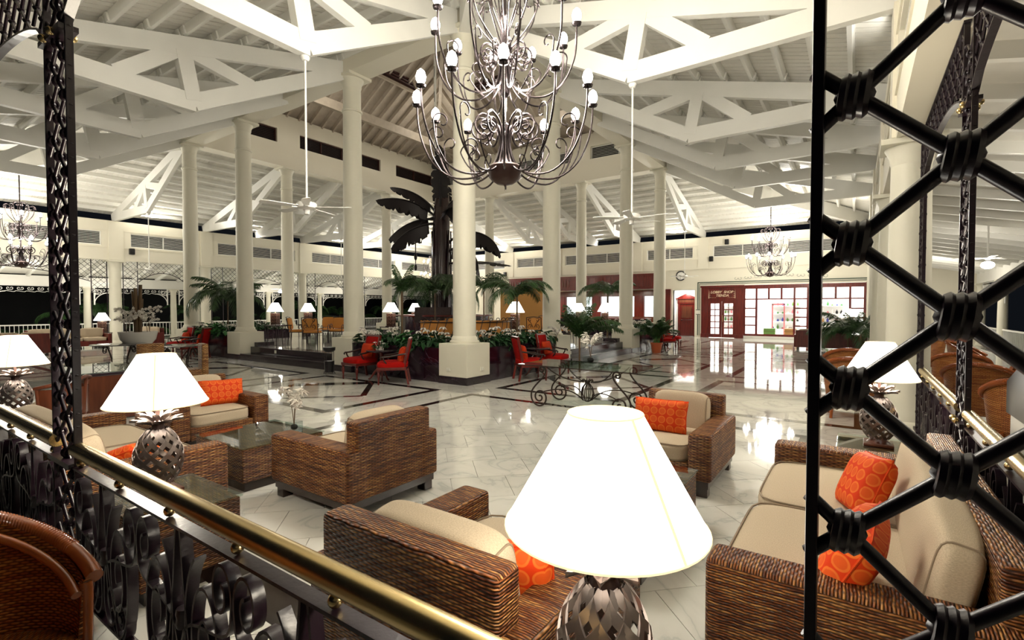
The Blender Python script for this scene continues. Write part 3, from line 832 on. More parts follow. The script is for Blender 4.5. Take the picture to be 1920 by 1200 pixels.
# corner distances .28-.65 / middle / .28-.65 before the column
POSTS = [.465, 4.43, 7.655]
lattice_post(1, -15.1+POSTS[0]-.02, 'dark knotted iron lattice post standing close before the viewer at right', .33).location = (.79+.11, -.6+POSTS[0]+.022, -.027)
bpy.context.view_layer.update()
pr = [o for o in COL.objects if o.name.startswith('lattice_post')][0]; pr.rotation_euler = (0, 0, SIDE_ROT[0])
lattice_post(0, 15.1-POSTS[1], 'dark knotted iron lattice post at the left between brass handrails')
lattice_post(1, -15.1+POSTS[1], 'dark knotted iron lattice post at the right between brass handrails')
lattice_post(1, -15.1+POSTS[2], 'dark knotted iron lattice post against the nearest right-hand column')
lattice_post(0, 15.1-POSTS[2], 'dark knotted iron lattice post beyond the left edge beside a column')
# arched lattice spandrels between the posts
def spandrel(L):
    bm = NB(); h = L/2
    def zf(x): return -.70+.27*max(0, 1-(x/h)**2)**.6
    lattice_field(bm, -h, h, zf, 0, .0105, True, PX, PZ, 5)
    ribbon(bm, [(x, 0, zf(x)) for x in lin(-h, h, 21)], .05, .014, (0, 1, 0))
    box(bm, -h, h, -.025, .025, -.016, 0)
    return bm
SP = [((POSTS[0]+POSTS[1])/2, POSTS[1]-POSTS[0]-PWID-.02), ((POSTS[1]+POSTS[2])/2, POSTS[2]-POSTS[1]-PWID-.02)]
for k, sg, nm in ((0, -1, 'left'), (1, 1, 'right')):
    for n_, (c, L) in enumerate(SP):
        t = thing('lattice_spandrel', 'arched iron lattice hung under the beam at the %s, %s' % (nm, 'nearest the viewer' if n_ == 0 else 'beyond the post'), 'lattice', sidept(k, sg*(-15.1+c), -14.985 if k == 0 else -15.2, WB0), SIDE_ROT[k], 'near lattice spandrels')
        stuff(obj('lattice', spandrel(L), 'iron', t))
# ================================================================ RAILINGS: brass handrail over wrought-iron scrolls
def railing(k, sg, d0, d1, lab):
    L = d1-d0
    t = thing('scroll_railing', lab, 'railing', sidept(k, sg*(-15.1+(d0+d1)/2), -14.985 if k == 0 else -15.21), SIDE_ROT[k], 'brass-topped railings')
    bm = NB(); tube(bm, [(-L/2, 0, .925), (L/2, 0, .925)], .042, 24); obj('brass_handrail', bm, 'brass', t, 40)
    bm = NB()
    for s in (-1, 1): lathe(bm, [(.037, 0), (.041, .002), (.041, .018), (.037, .02)], 20, (0, 0, 0))
    bm.free()
    bm = NB(); box(bm, -L/2, L/2, -.028, .028, .820, .834); obj('top_bar', bm, 'iron', t)
    bm = NB(); box(bm, -L/2, L/2, -.024, .024, .09, .104); obj('bottom_bar', bm, 'iron', t)
    n = max(2, round(L/.62))
    for q in range(n+1):
        x = -L/2+.06+(L-.12)*q/n
        obj('brass_ball', ballm, None, t, loc=(x, 0, .858))
    for q in range(2): pass
    m_ = max(2, round(L/.98)); p = L/m_
    def sp2(c, rx, rz, k1, a0, a1, n=40):
        return [(c[0]+rx*(1+(k1-1)*i/n)*math.cos(a0+(a1-a0)*i/n), 0, c[1]+rz*(1+(k1-1)*i/n)*math.sin(a0+(a1-a0)*i/n)) for i in range(n+1)]
    FW, FT = .046, .013
    def flip(P, x, s): return [(x+s*q[0], q[1], q[2]) for q in P]
    for q in range(m_):
        x = -L/2+p*(q+.5)
        for s in (-1, 1):
            # tall oval C-scroll rolled up inside itself
            A = sp2((p*.235, .40), .165, .36, .16, PI*.62, PI*.62+4.6*PI, 64)
            bm = NB(); ribbon(bm, flip(A, x, s), FW, FT, (0, 1, 0)); obj('iron_scroll', bm, 'iron', t, 50)
            # long S-bar from the top bar sweeping down into a lower curl, with an upper curl behind
            up = sp2((p*.40, .665), .085, .135, .25, -PI*.15, -PI*.15+2.6*PI, 30)[::-1]
            low = sp2((p*.12, .24), .095, .14, .22, PI*.9, PI*.9+2.8*PI, 32)
            mid = bez(up[-1], (up[-1][0]+.01, 0, up[-1][2]-.22), (low[0][0]-.02, 0, low[0][2]+.32), low[0], 12)
            bm = NB(); ribbon(bm, flip([*up, *[tuple(v) for v in mid[1:-1]], *low], x, s), FW, FT, (0, 1, 0)); obj('iron_scroll', bm, 'iron', t, 50)
            B2 = sp2((p*.27, .20), .075, .10, .2, PI*1.3, PI*1.3+3.2*PI, 30)
            bm = NB(); ribbon(bm, flip(B2, x, s), FW*.9, FT, (0, 1, 0)); tube(bm, [(x+s*p*.27, -.026, .20), (x+s*p*.27, .026, .20)], .02, 8); obj('small_curl', bm, 'iron', t, 50)
            bm = NB(); ribbon(bm, flip([(.02, 0, .822), (.05, 0, .58), (p*.10, 0, .36), (p*.22, 0, .104)], x, s), FW, FT, (0, 1, 0)); obj('splayed_bar', bm, 'iron', t, 50)
        bm = NB(); lathe(bm, [(.03, .40), (.034, .42), (.03, .44), (.034, .46), (.03, .48)], 10, (x, 0, 0)); obj('collar', bm, 'iron', t, 50)
    return t
for k, sg, nm in ((0, -1, 'left'), (1, 1, 'right')):
    railing(k, sg, POSTS[0]+.19, POSTS[1]-.19, 'brass-topped wrought-iron scroll railing at the %s, nearest the viewer' % nm)
    railing(k, sg, POSTS[1]+.19, POSTS[2]-.19, 'brass-topped wrought-iron scroll railing at the %s, beyond the lattice post' % nm)
# ================================================================ BACK RIGHT WALL (side 2): solid wall with shop, door and reception
XW = 31.0
bm = NB()
def wbox(y0, y1, z0, z1, x0=XW-.15, x1=XW+.15): box(bm, x0, x1, y0, y1, z0, z1)
wbox(7.62, 8.0, 0, WB0); wbox(9.3, 10.3, 0, WB0); wbox(21.6, 29.6, 0, WB0); wbox(-.6, 7.62, 3.06, WB0); wbox(8.0, 9.3, 2.85, WB0); wbox(10.3, 21.6, 3.9, WB0); wbox(-.62, -.42, 0, 3.06)
struct(obj('wall_shop', bm, 'wallc'))
# shop front -------------------------------------------------
shopx = XW-.18
win = bpy.data.objects.new('window_1', None); COL.objects.link(win); struct(win)
def wpart(n, m_, p, *boxes):
    bm = NB()
    for b in boxes: box(bm, *b)
    return obj(n, bm, m_, p)
ypan = lin(5.25, -.35, 10)
wpart('shop_sill', 'redwood', win, (shopx, shopx+.1, -.4, 5.3, .16, .28)); wpart('shop_head', 'redwood', win, (shopx, shopx+.1, -.4, 5.3, 2.82, 3.04)); wpart('transom', 'redwood', win, (shopx+.01, shopx+.09, -.4, 5.3, 2.2, 2.27))
wpart('shop_kerb', 'pottery', win, (shopx-.02, shopx+.3, -.42, 5.3, 0, .16))
for y in ypan: wpart('mullion', 'redwood', win, (shopx+.005, shopx+.095, y-.05, y+.05, 2.27, 2.82))
tall_m = [5.25, 4.63, 2.76, 2.14, .27, -.35]
for y in tall_m: wpart('mullion', 'redwood', win, (shopx+.005, shopx+.095, y-.055, y+.055, .28, 2.2))
for (a, b) in ((5.25, 4.63), (2.76, 2.14), (.27, -.35)):
    for z in (.76, 1.24, 1.72): wpart('glazing_bar', 'redwood', win, (shopx+.01, shopx+.09, b+.04, a-.04, z-.035, z+.035))
for a, b in zip(ypan[:-1], ypan[1:]): wpart('pane', 'pane', win, (shopx+.045, shopx+.051, b+.03, a-.03, 2.27, 2.82))
for a, b in zip(tall_m[:-1], tall_m[1:]): wpart('pane', 'pane', win, (shopx+.045, shopx+.051, b+.04, a-.04, .28, 2.2))
door = bpy.data.objects.new('door_1', None); COL.objects.link(door); struct(door)
wpart('door_surround', 'redwood', door, (shopx-.04, shopx+.1, 7.2, 7.6, 0, 3.04), (shopx-.04, shopx+.1, 5.3, 5.72, 0, 3.04), (shopx-.02, shopx+.1, 5.72, 7.2, 2.12, 3.04), (shopx-.08, shopx+.08, 7.16, 7.62, 0, .22), (shopx-.08, shopx+.08, 5.28, 5.76, 0, .2), (shopx-.09, shopx+.02, 5.25, 7.65, 2.94, 3.05))
for (y0, y1) in ((5.72, 6.455), (6.465, 7.2)):
    m_ = (y0+y1)/2; bx = [(shopx, shopx+.06, y0, y0+.13, .02, 2.12), (shopx, shopx+.06, y1-.13, y1, .02, 2.12), (shopx, shopx+.06, y0+.13, y1-.13, .02, .22), (shopx, shopx+.06, y0+.13, y1-.13, 2.0, 2.12), (shopx+.005, shopx+.055, m_-.022, m_+.022, .22, 2.0)]
    bx += [(shopx+.006, shopx+.054, y0+.13, y1-.13, .22+q*.356-.03, .22+q*.356+.03) for q in range(1, 5)]
    lf = wpart('door_leaf', 'redwood', door, *bx)
    for q in range(5):
        for (a, b) in ((y0+.13, m_-.022), (m_+.022, y1-.13)): wpart('pane', 'pane', lf, (shopx+.027, shopx+.033, a, b, .24+q*.356, .2+(q+1)*.356))
bm = NB(); tube(bm, [(shopx-.05, 6.40, .95), (shopx-.06, 6.40, 1.0), (shopx-.06, 6.40, 1.18), (shopx-.02, 6.40, 1.22)], .014, 8); sphere(bm, (shopx-.03, 6.40, 1.27), .025, 8); obj('door_handle', bm, 'brass', door, 50, label='brass pull handle')
def text(s, size, loc, rot, m_, name, parent, shear=.25, ext=.004):
    cu = bpy.data.curves.new('t', 'FONT'); cu.body = s; cu.size = size; cu.align_x = 'CENTER'; cu.extrude = ext; cu.shear = shear; cu.offset = .004
    o = bpy.data.objects.new('t', cu); COL.objects.link(o); bpy.context.view_layer.update()
    me = bpy.data.meshes.new_from_object(o.evaluated_get(bpy.context.evaluated_depsgraph_get())); bpy.data.objects.remove(o)
    me.materials.clear(); me.materials.append(M[m_])
    q = bpy.data.objects.new(name, me); COL.objects.link(q); q.location = loc; q.rotation_euler = rot
    if parent: q.parent = parent
    return q
rotw = (PI/2, 0, -PI/2)
text('LOBBY  SHOP', .20, (shopx-.03, 6.47, 2.60), rotw, 'signgold', 'sign_lettering', door)
text('TIENDA', .20, (shopx-.03, 6.44, 2.40), rotw, 'signgold', 'sign_lettering', door)
for s in (-1, 1):
    bm = NB(); y = 6.46+s*.72
    for q in range(4):
        tube(bm, [(shopx-.025, y-s*(.02+q*.0)+a*.5*-s, 2.34+q*.11+b*.5) for a, b in spiral((.05, 0), .08-.012*q, .015, 0, 4.2, 12)], .008, 4)
        tube(bm, [(shopx-.025, y-s*(.10+q*.09)+a*.4*-s, 2.33+b*.4) for a, b in spiral((.0, .03), .07-.01*q, .012, 0, 4.2, 12)], .007, 4)
    prism(bm, [(y-.02, 2.3), (y+.02, 2.3), (y, 2.82)], shopx-.03, shopx-.022, lambda x, yy, z: (yy, x, z))
    obj('sign_flourish', bm, 'signgold', door)
# dark green painted outline and scroll over the shop
bm = NB()
for off, w in ((.12, .03), (.22, .05)):
    box(bm, XW-.165, XW-.152, -.42, 7.62+off, 3.06+off-w, 3.06+off); box(bm, XW-.165, XW-.152, 7.62+off-w, 7.62+off, .1 if off < .2 else .1, 3.06+off)
o = obj('painted_outline', bm, 'greenpaint'); tag(o, 'dark green painted outline round the shop front', 'wall painting')
bm = NB()
for q in range(9):
    y = 5.6-q*.52; s = 1 if q % 2 else -1
    for d in (1, -1): tube(bm, [(XW-.16, y+d*(a+.02), 3.46+(.06*(4-abs(4-q)))*.6+s*d*b) for a, b in spiral((.10, 0), .13, .02, PI, PI+4.6*d*s, 22)], .009, 4)
o = obj('painted_scroll', bm, 'greenpaint'); tag(o, 'thin dark scrollwork painted on the wall above the shop', 'wall painting')
# shop interior
bm = NB(); box(bm, XW+3.2, XW+3.3, -1, 8, 0, 3.4); box(bm, XW+.16, XW+3.3, -1.1, -1, 0, 3.4); box(bm, XW+.16, XW+3.3, 7.7, 7.8, 0, 3.4); box(bm, XW+.16, XW+3.3, -1, 7.8, 3.35, 3.45); box(bm, XW+.16, XW+3.3, -1, 7.8, -.01, .002)
struct(obj('wall_shop_inside', bm, 'shopwall'))
for y in (0.6, 2.6, 4.6, 6.6): lamp_light('AREA', (XW+1.6, y, 3.3), 105, (1, .98, .94), 1.6, (0, 0, 0), 1.4)
rg = random.Random(3)
for n_, (y, w) in enumerate(((3.4, 1.5), (1.2, 1.3), (6.4, 1.1))):
    t = thing('shop_shelf', 'white display shelf with goods inside the shop, %s' % ['behind the large pane', 'at the right', 'behind the glass doors'][n_], 'shelf', (XW+2.0-n_ % 2*.2, y, 0), 0, 'shop shelves')
    bm = NB(); box(bm, 0, .04, -w/2, w/2, 0, 2.3)
    for z in (.5, .95, 1.4, 1.85): box(bm, -.35, 0, -w/2, w/2, z-.015, z+.015)
    obj('shelf_rack', bm, 'shopwall', t)
    for z in (.5, .95, 1.4, 1.85):
        for q in range(6):
            yy = y-w/2+.12+q*(w-.24)/5; h = rg.uniform(.1, .3); mm = rg.choice(['goodspink', 'goodsblue', 'goodstan', 'goodsgreen', 'pottery', 'black', 'leafbright'])
            bm = NB(); lathe(bm, [(.045, 0), (.06, h*.25), (.055, h*.6), (.02, h*.8), (.022, h)], 10)
            g_ = obj('shop_bottle', bm, mm, None, 50, loc=(XW+2.0-n_ % 2*.2-.17, yy, z+.016)); tag(g_, 'small %s bottle in the shop %s, %s shelf up, %s from the right' % ({'goodspink': 'pink', 'goodsblue': 'blue', 'goodstan': 'tan', 'goodsgreen': 'olive', 'pottery': 'white', 'black': 'black', 'leafbright': 'green'}[mm], ['window centre', 'window right', 'doorway'][n_], ORDN[int((z-.5)/.45+.5)], ORDN[q]), 'bottle', 'small bottles on the shop shelves')
def suitcase(y, m_, lab):
    t = thing('suitcase', lab, 'suitcase', (XW+.55, y, .17), 0)
    bm = NB(); box(bm, -.13, .13, -.30, .30, 0, .42, .05, seg=3); obj('case_body', bm, m_, t, 40)
    bm = NB(); box(bm, -.136, .136, -.305, .305, .24, .26); obj('case_band', bm, 'stem', t)
    bm = NB(); tube(bm, [(0, -.09, .42), (0, -.07, .47), (0, .07, .47), (0, .09, .42)], .014, 6); obj('case_handle', bm, 'stem', t)
suitcase(4.05, 'goodsgreen', 'green hard suitcase on display behind the shop window'); suitcase(3.0, 'goodstan', 'tan brown suitcase on display behind the shop window')
bm = NB(); box(bm, XW+.3, XW+.8, .5, 5.0, .004, .16); tag(obj('display_plinth', bm, 'shopwall'), 'white display plinth behind the shop window', 'plinth')
t = thing('mirror_stand', 'pink framed mirror standing inside the shop window', 'mirror', (XW+1.3, 3.7, 0))
bm = NB(); box(bm, 0, .04, -.34, -.27, 0, 2.0); box(bm, 0, .04, .27, .34, 0, 2.0); box(bm, 0, .04, -.34, .34, 1.9, 2.0); obj('mirror_frame', bm, 'goodspink', t)
bm = NB(); box(bm, .01, .02, -.27, .27, .3, 1.9); obj('mirror_glass', bm, 'clear', t)
# red panelled door with pediment in a white niche
door2 = bpy.data.objects.new('door_2', None); COL.objects.link(door2); struct(door2)
nx = XW+.55
wpart('niche', 'shopwall', door2, (nx+.06, nx+.1, 7.9, 9.4, 0, 2.9), (XW-.1, nx+.1, 7.92, 8.0, 0, 2.9), (XW-.1, nx+.1, 9.3, 9.38, 0, 2.9), (XW-.1, nx+.1, 7.95, 9.35, 2.82, 2.9))
wpart('door_frame', 'redwood', door2, (nx-.05, nx+.06, 8.1, 8.22, 0, 2.1), (nx-.05, nx+.06, 9.06, 9.18, 0, 2.1), (nx-.06, nx+.06, 8.08, 9.2, 2.0, 2.34))
lf = wpart('door_leaf', 'redwood', door2, (nx, nx+.05, 8.22, 9.06, .02, 2.0)); wpart('panel', 'brownwood', lf, (nx-.015, nx+.01, 8.34, 8.94, 1.12, 1.85)); wpart('panel', 'redwood', lf, (nx-.015, nx+.01, 8.34, 8.94, .2, .88))
bm = NB(); tube(bm, [(nx-.06, 8.3, 1.0), (nx-.06, 8.98, 1.0)], .018, 8); sphere(bm, (nx-.05, 8.96, .98), .04, 8); obj('push_bar', bm, 'chrome', lf, 50)
bm = NB(); prism(bm, [(8.0, 2.34), (9.28, 2.34), (8.64, 2.66)], nx-.1, nx+.06, lambda x, y, z: (y, x, z)); obj('pediment', bm, 'redwood', door2)
wpart('cornice', 'redwood', door2, (nx-.14, nx+.06, 7.98, 9.30, 2.30, 2.36)); wpart('door_inset', 'brownwood', door2, (nx-.075, nx-.05, 8.2, 9.08, 2.08, 2.26))
lamp_light('AREA', (XW+.1, 8.65, 2.8), 45, (1, .97, .9), .9, (0, math.radians(-25), 0), .3)
wpart('door_post', 'redwood', door2, (XW-.3, XW-.1, 9.42, 9.75, 0, 2.9))
# clock, notice, speakers, vent grilles
t = thing('wall_clock', 'round black-rimmed white wall clock above the red door', 'clock', (XW-.17, 8.83, 3.7))
bm = NB(); tube(bm, [(0, .27*math.cos(a), .27*math.sin(a)) for a in lin(0, 2*PI, 33)][:-1], .035, 8, closed=True); obj('clock_rim', bm, 'black', t, 50)
bm = NB(); tube(bm, [(-.01, 0, 0), (.01, 0, 0)], .26, 32); obj('clock_face', bm, 'whitegloss', t)
bm = NB(); bar(bm, (-.02, 0, 0), (-.02, .12, .04), .012, .02); bar(bm, (-.022, 0, 0), (-.022, .02, -.19), .010, .015)
for q in range(12): a = q*PI/6; bar(bm, (-.015, .20*math.cos(a), .20*math.sin(a)), (-.015, .24*math.cos(a), .24*math.sin(a)), .012, .012)
obj('clock_hands', bm, 'ink', t)
t = thing('notice_plate', 'small pale notice plate on the wall between door and shop', 'sign', (XW-.16, 7.80, 1.5)); bm = NB(); box(bm, -.01, .01, -.12, .12, -.16, .16); obj('plate', bm, 'socket', t); bm = NB(); box(bm, -.013, -.009, -.12, .12, .11, .15); box(bm, -.013, -.009, -.12, .12, -.15, -.12); obj('plate_lines', bm, 'black', t)
for loc, rz, lab in (((30.7, 7.05, 4.62), 0, 'small black wall speaker right of the clock'), ((30.7, .15, 4.55), 0, 'small black wall speaker at the right above the shop'), ((30.7, 6.2, 5.55), 0, 'small black wall speaker high above the shop front'), ((9.5, 29.25, 4.5), -PI/2, 'small black wall speaker on the back left wall'), ((30.7, 21.9, 4.3), 0, 'small black wall speaker hung left of the reception')):
    t = thing('wall_speaker', lab, 'speaker', loc, rz+PI, 'small wall speakers')
    bm = NB(); box(bm, -.10, .08, -.11, .11, -.15, .15, .03); obj('speaker_case', bm, 'black', t, 40); bm = NB(); box(bm, -.2, -.1, -.02, .02, -.02, .02); obj('speaker_bracket', bm, 'black', t)
# reception: mahogany canopy, back wall with lit niches, counter
rx = XW+1.6
bm = NB(); box(bm, rx+.6, rx+.8, 10.2, 21.7, 0, 4); box(bm, XW, rx+.8, 10.2, 10.35, 0, 4); box(bm, XW, rx+.8, 21.55, 21.7, 0, 4); box(bm, XW, rx+.8, 10.2, 21.7, 3.9, 4)
struct(obj('wall_reception', bm, 'wallc'))
t = thing('reception_canopy', 'dark red mahogany canopy over the reception desk', 'canopy', (XW-.35, 16, 2.95))
bm = NB(); box(bm, -.15, .0, -5.6, 5.4, 0, .92); box(bm, -.2, .04, -5.65, 5.45, .86, .95); box(bm, -.18, .02, -5.62, 5.42, -.02, .05); obj('fascia', bm, 'redwood', t)
bm = NB(); box(bm, 0, .6, -5.6, 5.4, -.0, .05); obj('soffit', bm, 'whitegloss', t)
for q in range(24):
    y = 5.2-q*.22
    if q % 8 in (3, 7): continue
    bm = NB(); lathe(bm, [(.02, .2), (.045, .3), (.05, .45), (.03, .62), (.02, .72)], 8, (-.16, y, 0)); obj('fluted_knob', bm, 'brownwood', t, 60)
for q in range(20):
    if q < 10: continue
    y = 5.0-q*.54; bm = NB(); box(bm, -.17, -.14, y-.2, y+.2, .15, .8, .01); obj('fascia_panel', bm, 'redwood', t)
t = thing('reception_counter', 'dark reception counter of black granite and red wood', 'counter', (XW-.5, 16, 0))
bm = NB(); box(bm, -.35, .3, -5.3, 5.3, 0, 1.02); obj('counter_front', bm, 'granite', t); bm = NB(); box(bm, -.42, .36, -5.36, 5.36, 1.02, 1.1, .01); obj('counter_top', bm, 'redwood', t)
bk = thing('reception_back_panels', 'red mahogany back panels with bright lit openings behind the reception', 'panelling', (rx+.5, 16, 0))
for (y0, y1) in ((5.4, 3.1), (2.6, 1.9), (-.2, -.9), (-3.4, -4.1)): bm = NB(); box(bm, -.1, .08, y1, y0, 0, 2.9); box(bm, -.13, -.08, y1+.12, y0-.12, 1.5, 2.6); obj('panel', bm, 'redwood', bk)
bm = NB(); box(bm, -.12, .08, -5.6, 5.4, 2.55, 2.95); box(bm, -.12, .08, -5.6, 5.4, 0, 1.15); obj('panel_rail', bm, 'brownwood', bk)
bm = NB(); box(bm, .05, .08, -5.6, 3.1, 1.15, 2.55); obj('lit_opening', bm, 'screen', bk)
# ================================================================ CHANDELIERS
def make_chandelier():
    t = thing('chandelier', 'large wrought-iron chandelier with two tiers of lit bulbs hanging nearest the viewer', 'chandelier', (4.85, 3.46, 3.2), 0, 'wrought-iron chandeliers')
    bm = NB(); lathe(bm, [(.004, -.03), (.012, -.012), (.02, 0), (.10, .012), (.17, .06), (.195, .13), (.20, .20), (.17, .225), (.08, .24)], 28); obj('bottom_bowl', bm, 'bronzedark', t, 50)
    bm = NB(); lathe(bm, [(.13, .22), (.085, .28), (.055, .40), (.045, .62), (.05, .70), (.02, .72)], 20); obj('lower_hub', bm, 'chrome', t, 50)
    bm = NB(); tube(bm, [(0, 0, .6), (0, 0, 4.6)], .02, 12); obj('stem', bm, 'chrome', t, 50)
    bm = NB(); lathe(bm, [(.02, 1.02), (.06, 1.06), (.05, 1.2), (.035, 1.5), (.02, 1.55)], 16); obj('upper_hub', bm, 'chrome', t, 50)
    def arm(r, z0, zl, zc, curl):
        k = r/1.04
        sp = [(.27*k+a, b) for a, b in spiral((0, zl+.50*k), .03*k, .14*k, -2.6*PI, PI*.5, 22)]
        pt = sp+[(.13*k, zl+.58*k), (.065, zl+.42*k), (.075, zl+.24*k), (.17*k, zl+.05), (.38*k, zl-.06), (.64*k, zl-.05), (.86*k, zl+.12*k), (.98*k, zl+.36*k), (1.03*k, zl+.58*k), (r, zc)]
        bm = NB(); tube(bm, crv([(a, 0, b) for a, b in pt], 4), .0115, 7)
        oc = [(.74*k, zl+.0), (.86*k, zl+.20*k), (.90*k, zl+.42*k)]+[(.80*k+a, zl+.46*k+b) for a, b in spiral((0, 0), .10*k, .035*k, .2, 5.0, 16)]
        tube(bm, crv([(a, 0, b) for a, b in oc], 3), .0085, 6)
        ic_ = [(.30*k, zl-.04), (.44*k, zl+.08), (.52*k, zl+.22*k)]+[(.42*k+a, zl+.25*k+b) for a, b in spiral((0, 0), .10*k, .03*k, .1, 5.2, 16)]
        tube(bm, crv([(a, 0, b) for a, b in ic_], 3), .0085, 6)
        a_ = mesh('arm', bm, 'chrome', 50)
        bm = NB(); lathe(bm, [(.012, -.012), (.05, .0), (.058, .022), (.05, .024), (.02, .012)], 14); cu = mesh('drip_cup', bm, 'chrome', 50)
        bm = NB(); lathe(bm, [(.014, .0), (.028, .012), (.052, .06), (.056, .095), (.040, .145), (.008, .175)], 14); bu = mesh('bulb', bm, 'bulb', 60)
        return a_, cu, bu
    for n, r, z0, zl, zc, ph in ((12, 1.04, .62, .14, .92, 0), (10, .84, 1.48, 1.08, 1.82, .2)):
        a_, cu, bu = arm(r, z0, zl, zc, 1)
        for q in range(n):
            an = math.radians(34.7)+PI+ph+q*2*PI/n
            o = obj('arm', a_, None, t, rot=(0, 0, an)); obj('drip_cup', cu, None, o, loc=(r, 0, zc)); obj('bulb', bu, None, o, loc=(r, 0, zc+.02))
    bm = NB(); tube(bm, [(.03, 0, 1.55)]+[(.1+.3*math.sin(x*1.3), 0, 1.62+x*.42) for x in lin(.2, 1.5, 8)]+[(.33+a, 0, 2.2+b) for a, b in spiral((0, 0), .13, .03, -.1, 5.2, 22)], .009, 6); cr = mesh('crown_scroll', bm, 'chrome', 50)
    bm = NB(); tube(bm, [(.03, 0, 1.5), (.05, 0, 1.8), (.16, 0, 2.1)]+[(.10+a, 0, 2.34+b) for a, b in spiral((0, 0), .11, .03, -.4, 5.0, 20)], .008, 6); cr2 = mesh('crown_scroll', bm, 'chrome', 50)
    for q in range(10): obj('crown_scroll', cr, None, t, rot=(0, 0, q*PI/5+.1)); obj('crown_scroll', cr2, None, t, rot=(0, 0, q*PI/5+.4))
    return t
ch0 = make_chandelier()
CHP = [((4.85, 3.46), None, 480), ((4.85, 25.54), 'wrought-iron chandelier hanging at the far left, behind the lattice post', 260), ((26.93, 3.46), 'wrought-iron chandelier hanging before the shop front', 260), ((26.93, 25.54), 'wrought-iron chandelier in the far back corner behind the banana tree', 260)]
for (x, y), lab, pw in CHP:
    if lab: dup(ch0, (x, y, 3.24), 0, lab)
    lamp_light('POINT', (x, y, 4.25), pw*.75, WARM, .5); lamp_light('POINT', (x, y, 5.2), pw*.6, WARM, .4)
# ================================================================ CEILING FANS
def make_fan(zr=2.45):
    t = thing('ceiling_fan', 'white five-blade ceiling fan on a long rod over the left aisle', 'ceiling fan', (0, 0, 0), 0, 'white ceiling fans')
    bm = NB(); tube(bm, [(0, 0, .06), (0, 0, zr)], .018, 10); lathe(bm, [(.05, zr-.07), (.075, zr-.03), (.075, zr)], 14); obj('down_rod', bm, 'whitegloss', t, 50)
    bm = NB(); lathe(bm, [(.03, -.06), (.11, -.05), (.155, -.03), (.16, .04), (.14, .06), (.03, .075)], 28); obj('motor', bm, 'whitegloss', t, 40)
    bm = NB(); lathe(bm, [(.02, -.14), (.045, -.13), (.05, -.06), (.03, -.05)], 14); obj('switch_cup', bm, 'whitegloss', t, 40)
    bm = NB()
    pr_ = [(-.01+.15, .05), (.22, .045), (.60, .072), (.70, .06), (.72, .03)]
    top = [(x, w) for x, w in pr_]; poly = top+[(x, -w) for x, w in reversed(top)]
    A = [bm.verts.new((x, y, y*.22)) for x, y in poly]; B_ = [bm.verts.new((x, y, y*.22-.008)) for x, y in poly]; n = len(poly)
    bm.faces.new(A); bm.faces.new(B_[::-1])
    for q in range(n): bm.faces.new((A[q], B_[q], B_[(q+1) % n], A[(q+1) % n]))
    bl = mesh('blade', bm, 'whitegloss')
    bm = NB(); box(bm, .08, .24, -.02, .02, -.03, -.018); ir = mesh('blade_iron', bm, 'whitegloss')
    for q in range(5): o = obj('blade', bl, None, t, rot=(0, 0, q*2*PI/5+.35), loc=(0, 0, -.005)); obj('blade_iron', ir, None, o)
    return t
fan = make_fan(); fan.location = (4.88, 7.52, 3.42)
FD = [((8.91, 3.46), 'white five-blade ceiling fan on a long rod over the right aisle'), ((8.91, 25.5), 'white ceiling fan on a long rod before the back left lattice wall'), ((26.93, 7.52), 'white ceiling fan on a long rod before the wall clock'),
      ((18.8, 25.5), 'white ceiling fan far back behind the slim palm')]
for (x, y), lab in FD: dup(fan, (x, y, 3.42), .5, lab)
# low fans with a lit globe under the verandas
fan2 = dup(fan, (16.5, -2.6, 2.95), .3, 'white ceiling fan with a lit globe under the right veranda'); fan2.scale = (1, 1, .35)
bm = NB(); sphere(bm, (0, 0, -.5), .13, 14, 1, 1, 2.0); obj('globe_light', bm, 'bulb', fan2, 60)
lamp_light('POINT', (16.5, -2.6, 2.6), 60, WARM, .15)
for x, y, lab in ((9.5, 31.6, 'white ceiling fan with a lit globe under the back left veranda'), (18.5, 31.6, 'white ceiling fan with a lit globe beyond the third back column')):
    f_ = dup(fan2, (x, y, 3.0), .2, lab); f_.scale = (1, 1, .35); lamp_light('POINT', (x, y, 2.7), 70, WARM, .15)
for x in (6.0, 24.5): lamp_light('POINT', (x, 31.6, 2.9), 50, WARM, .3)
lamp_light('POINT', (26, -2.6, 2.9), 60, WARM, .3); lamp_light('POINT', (9, -2.8, 3.0), 50, WARM, .3)
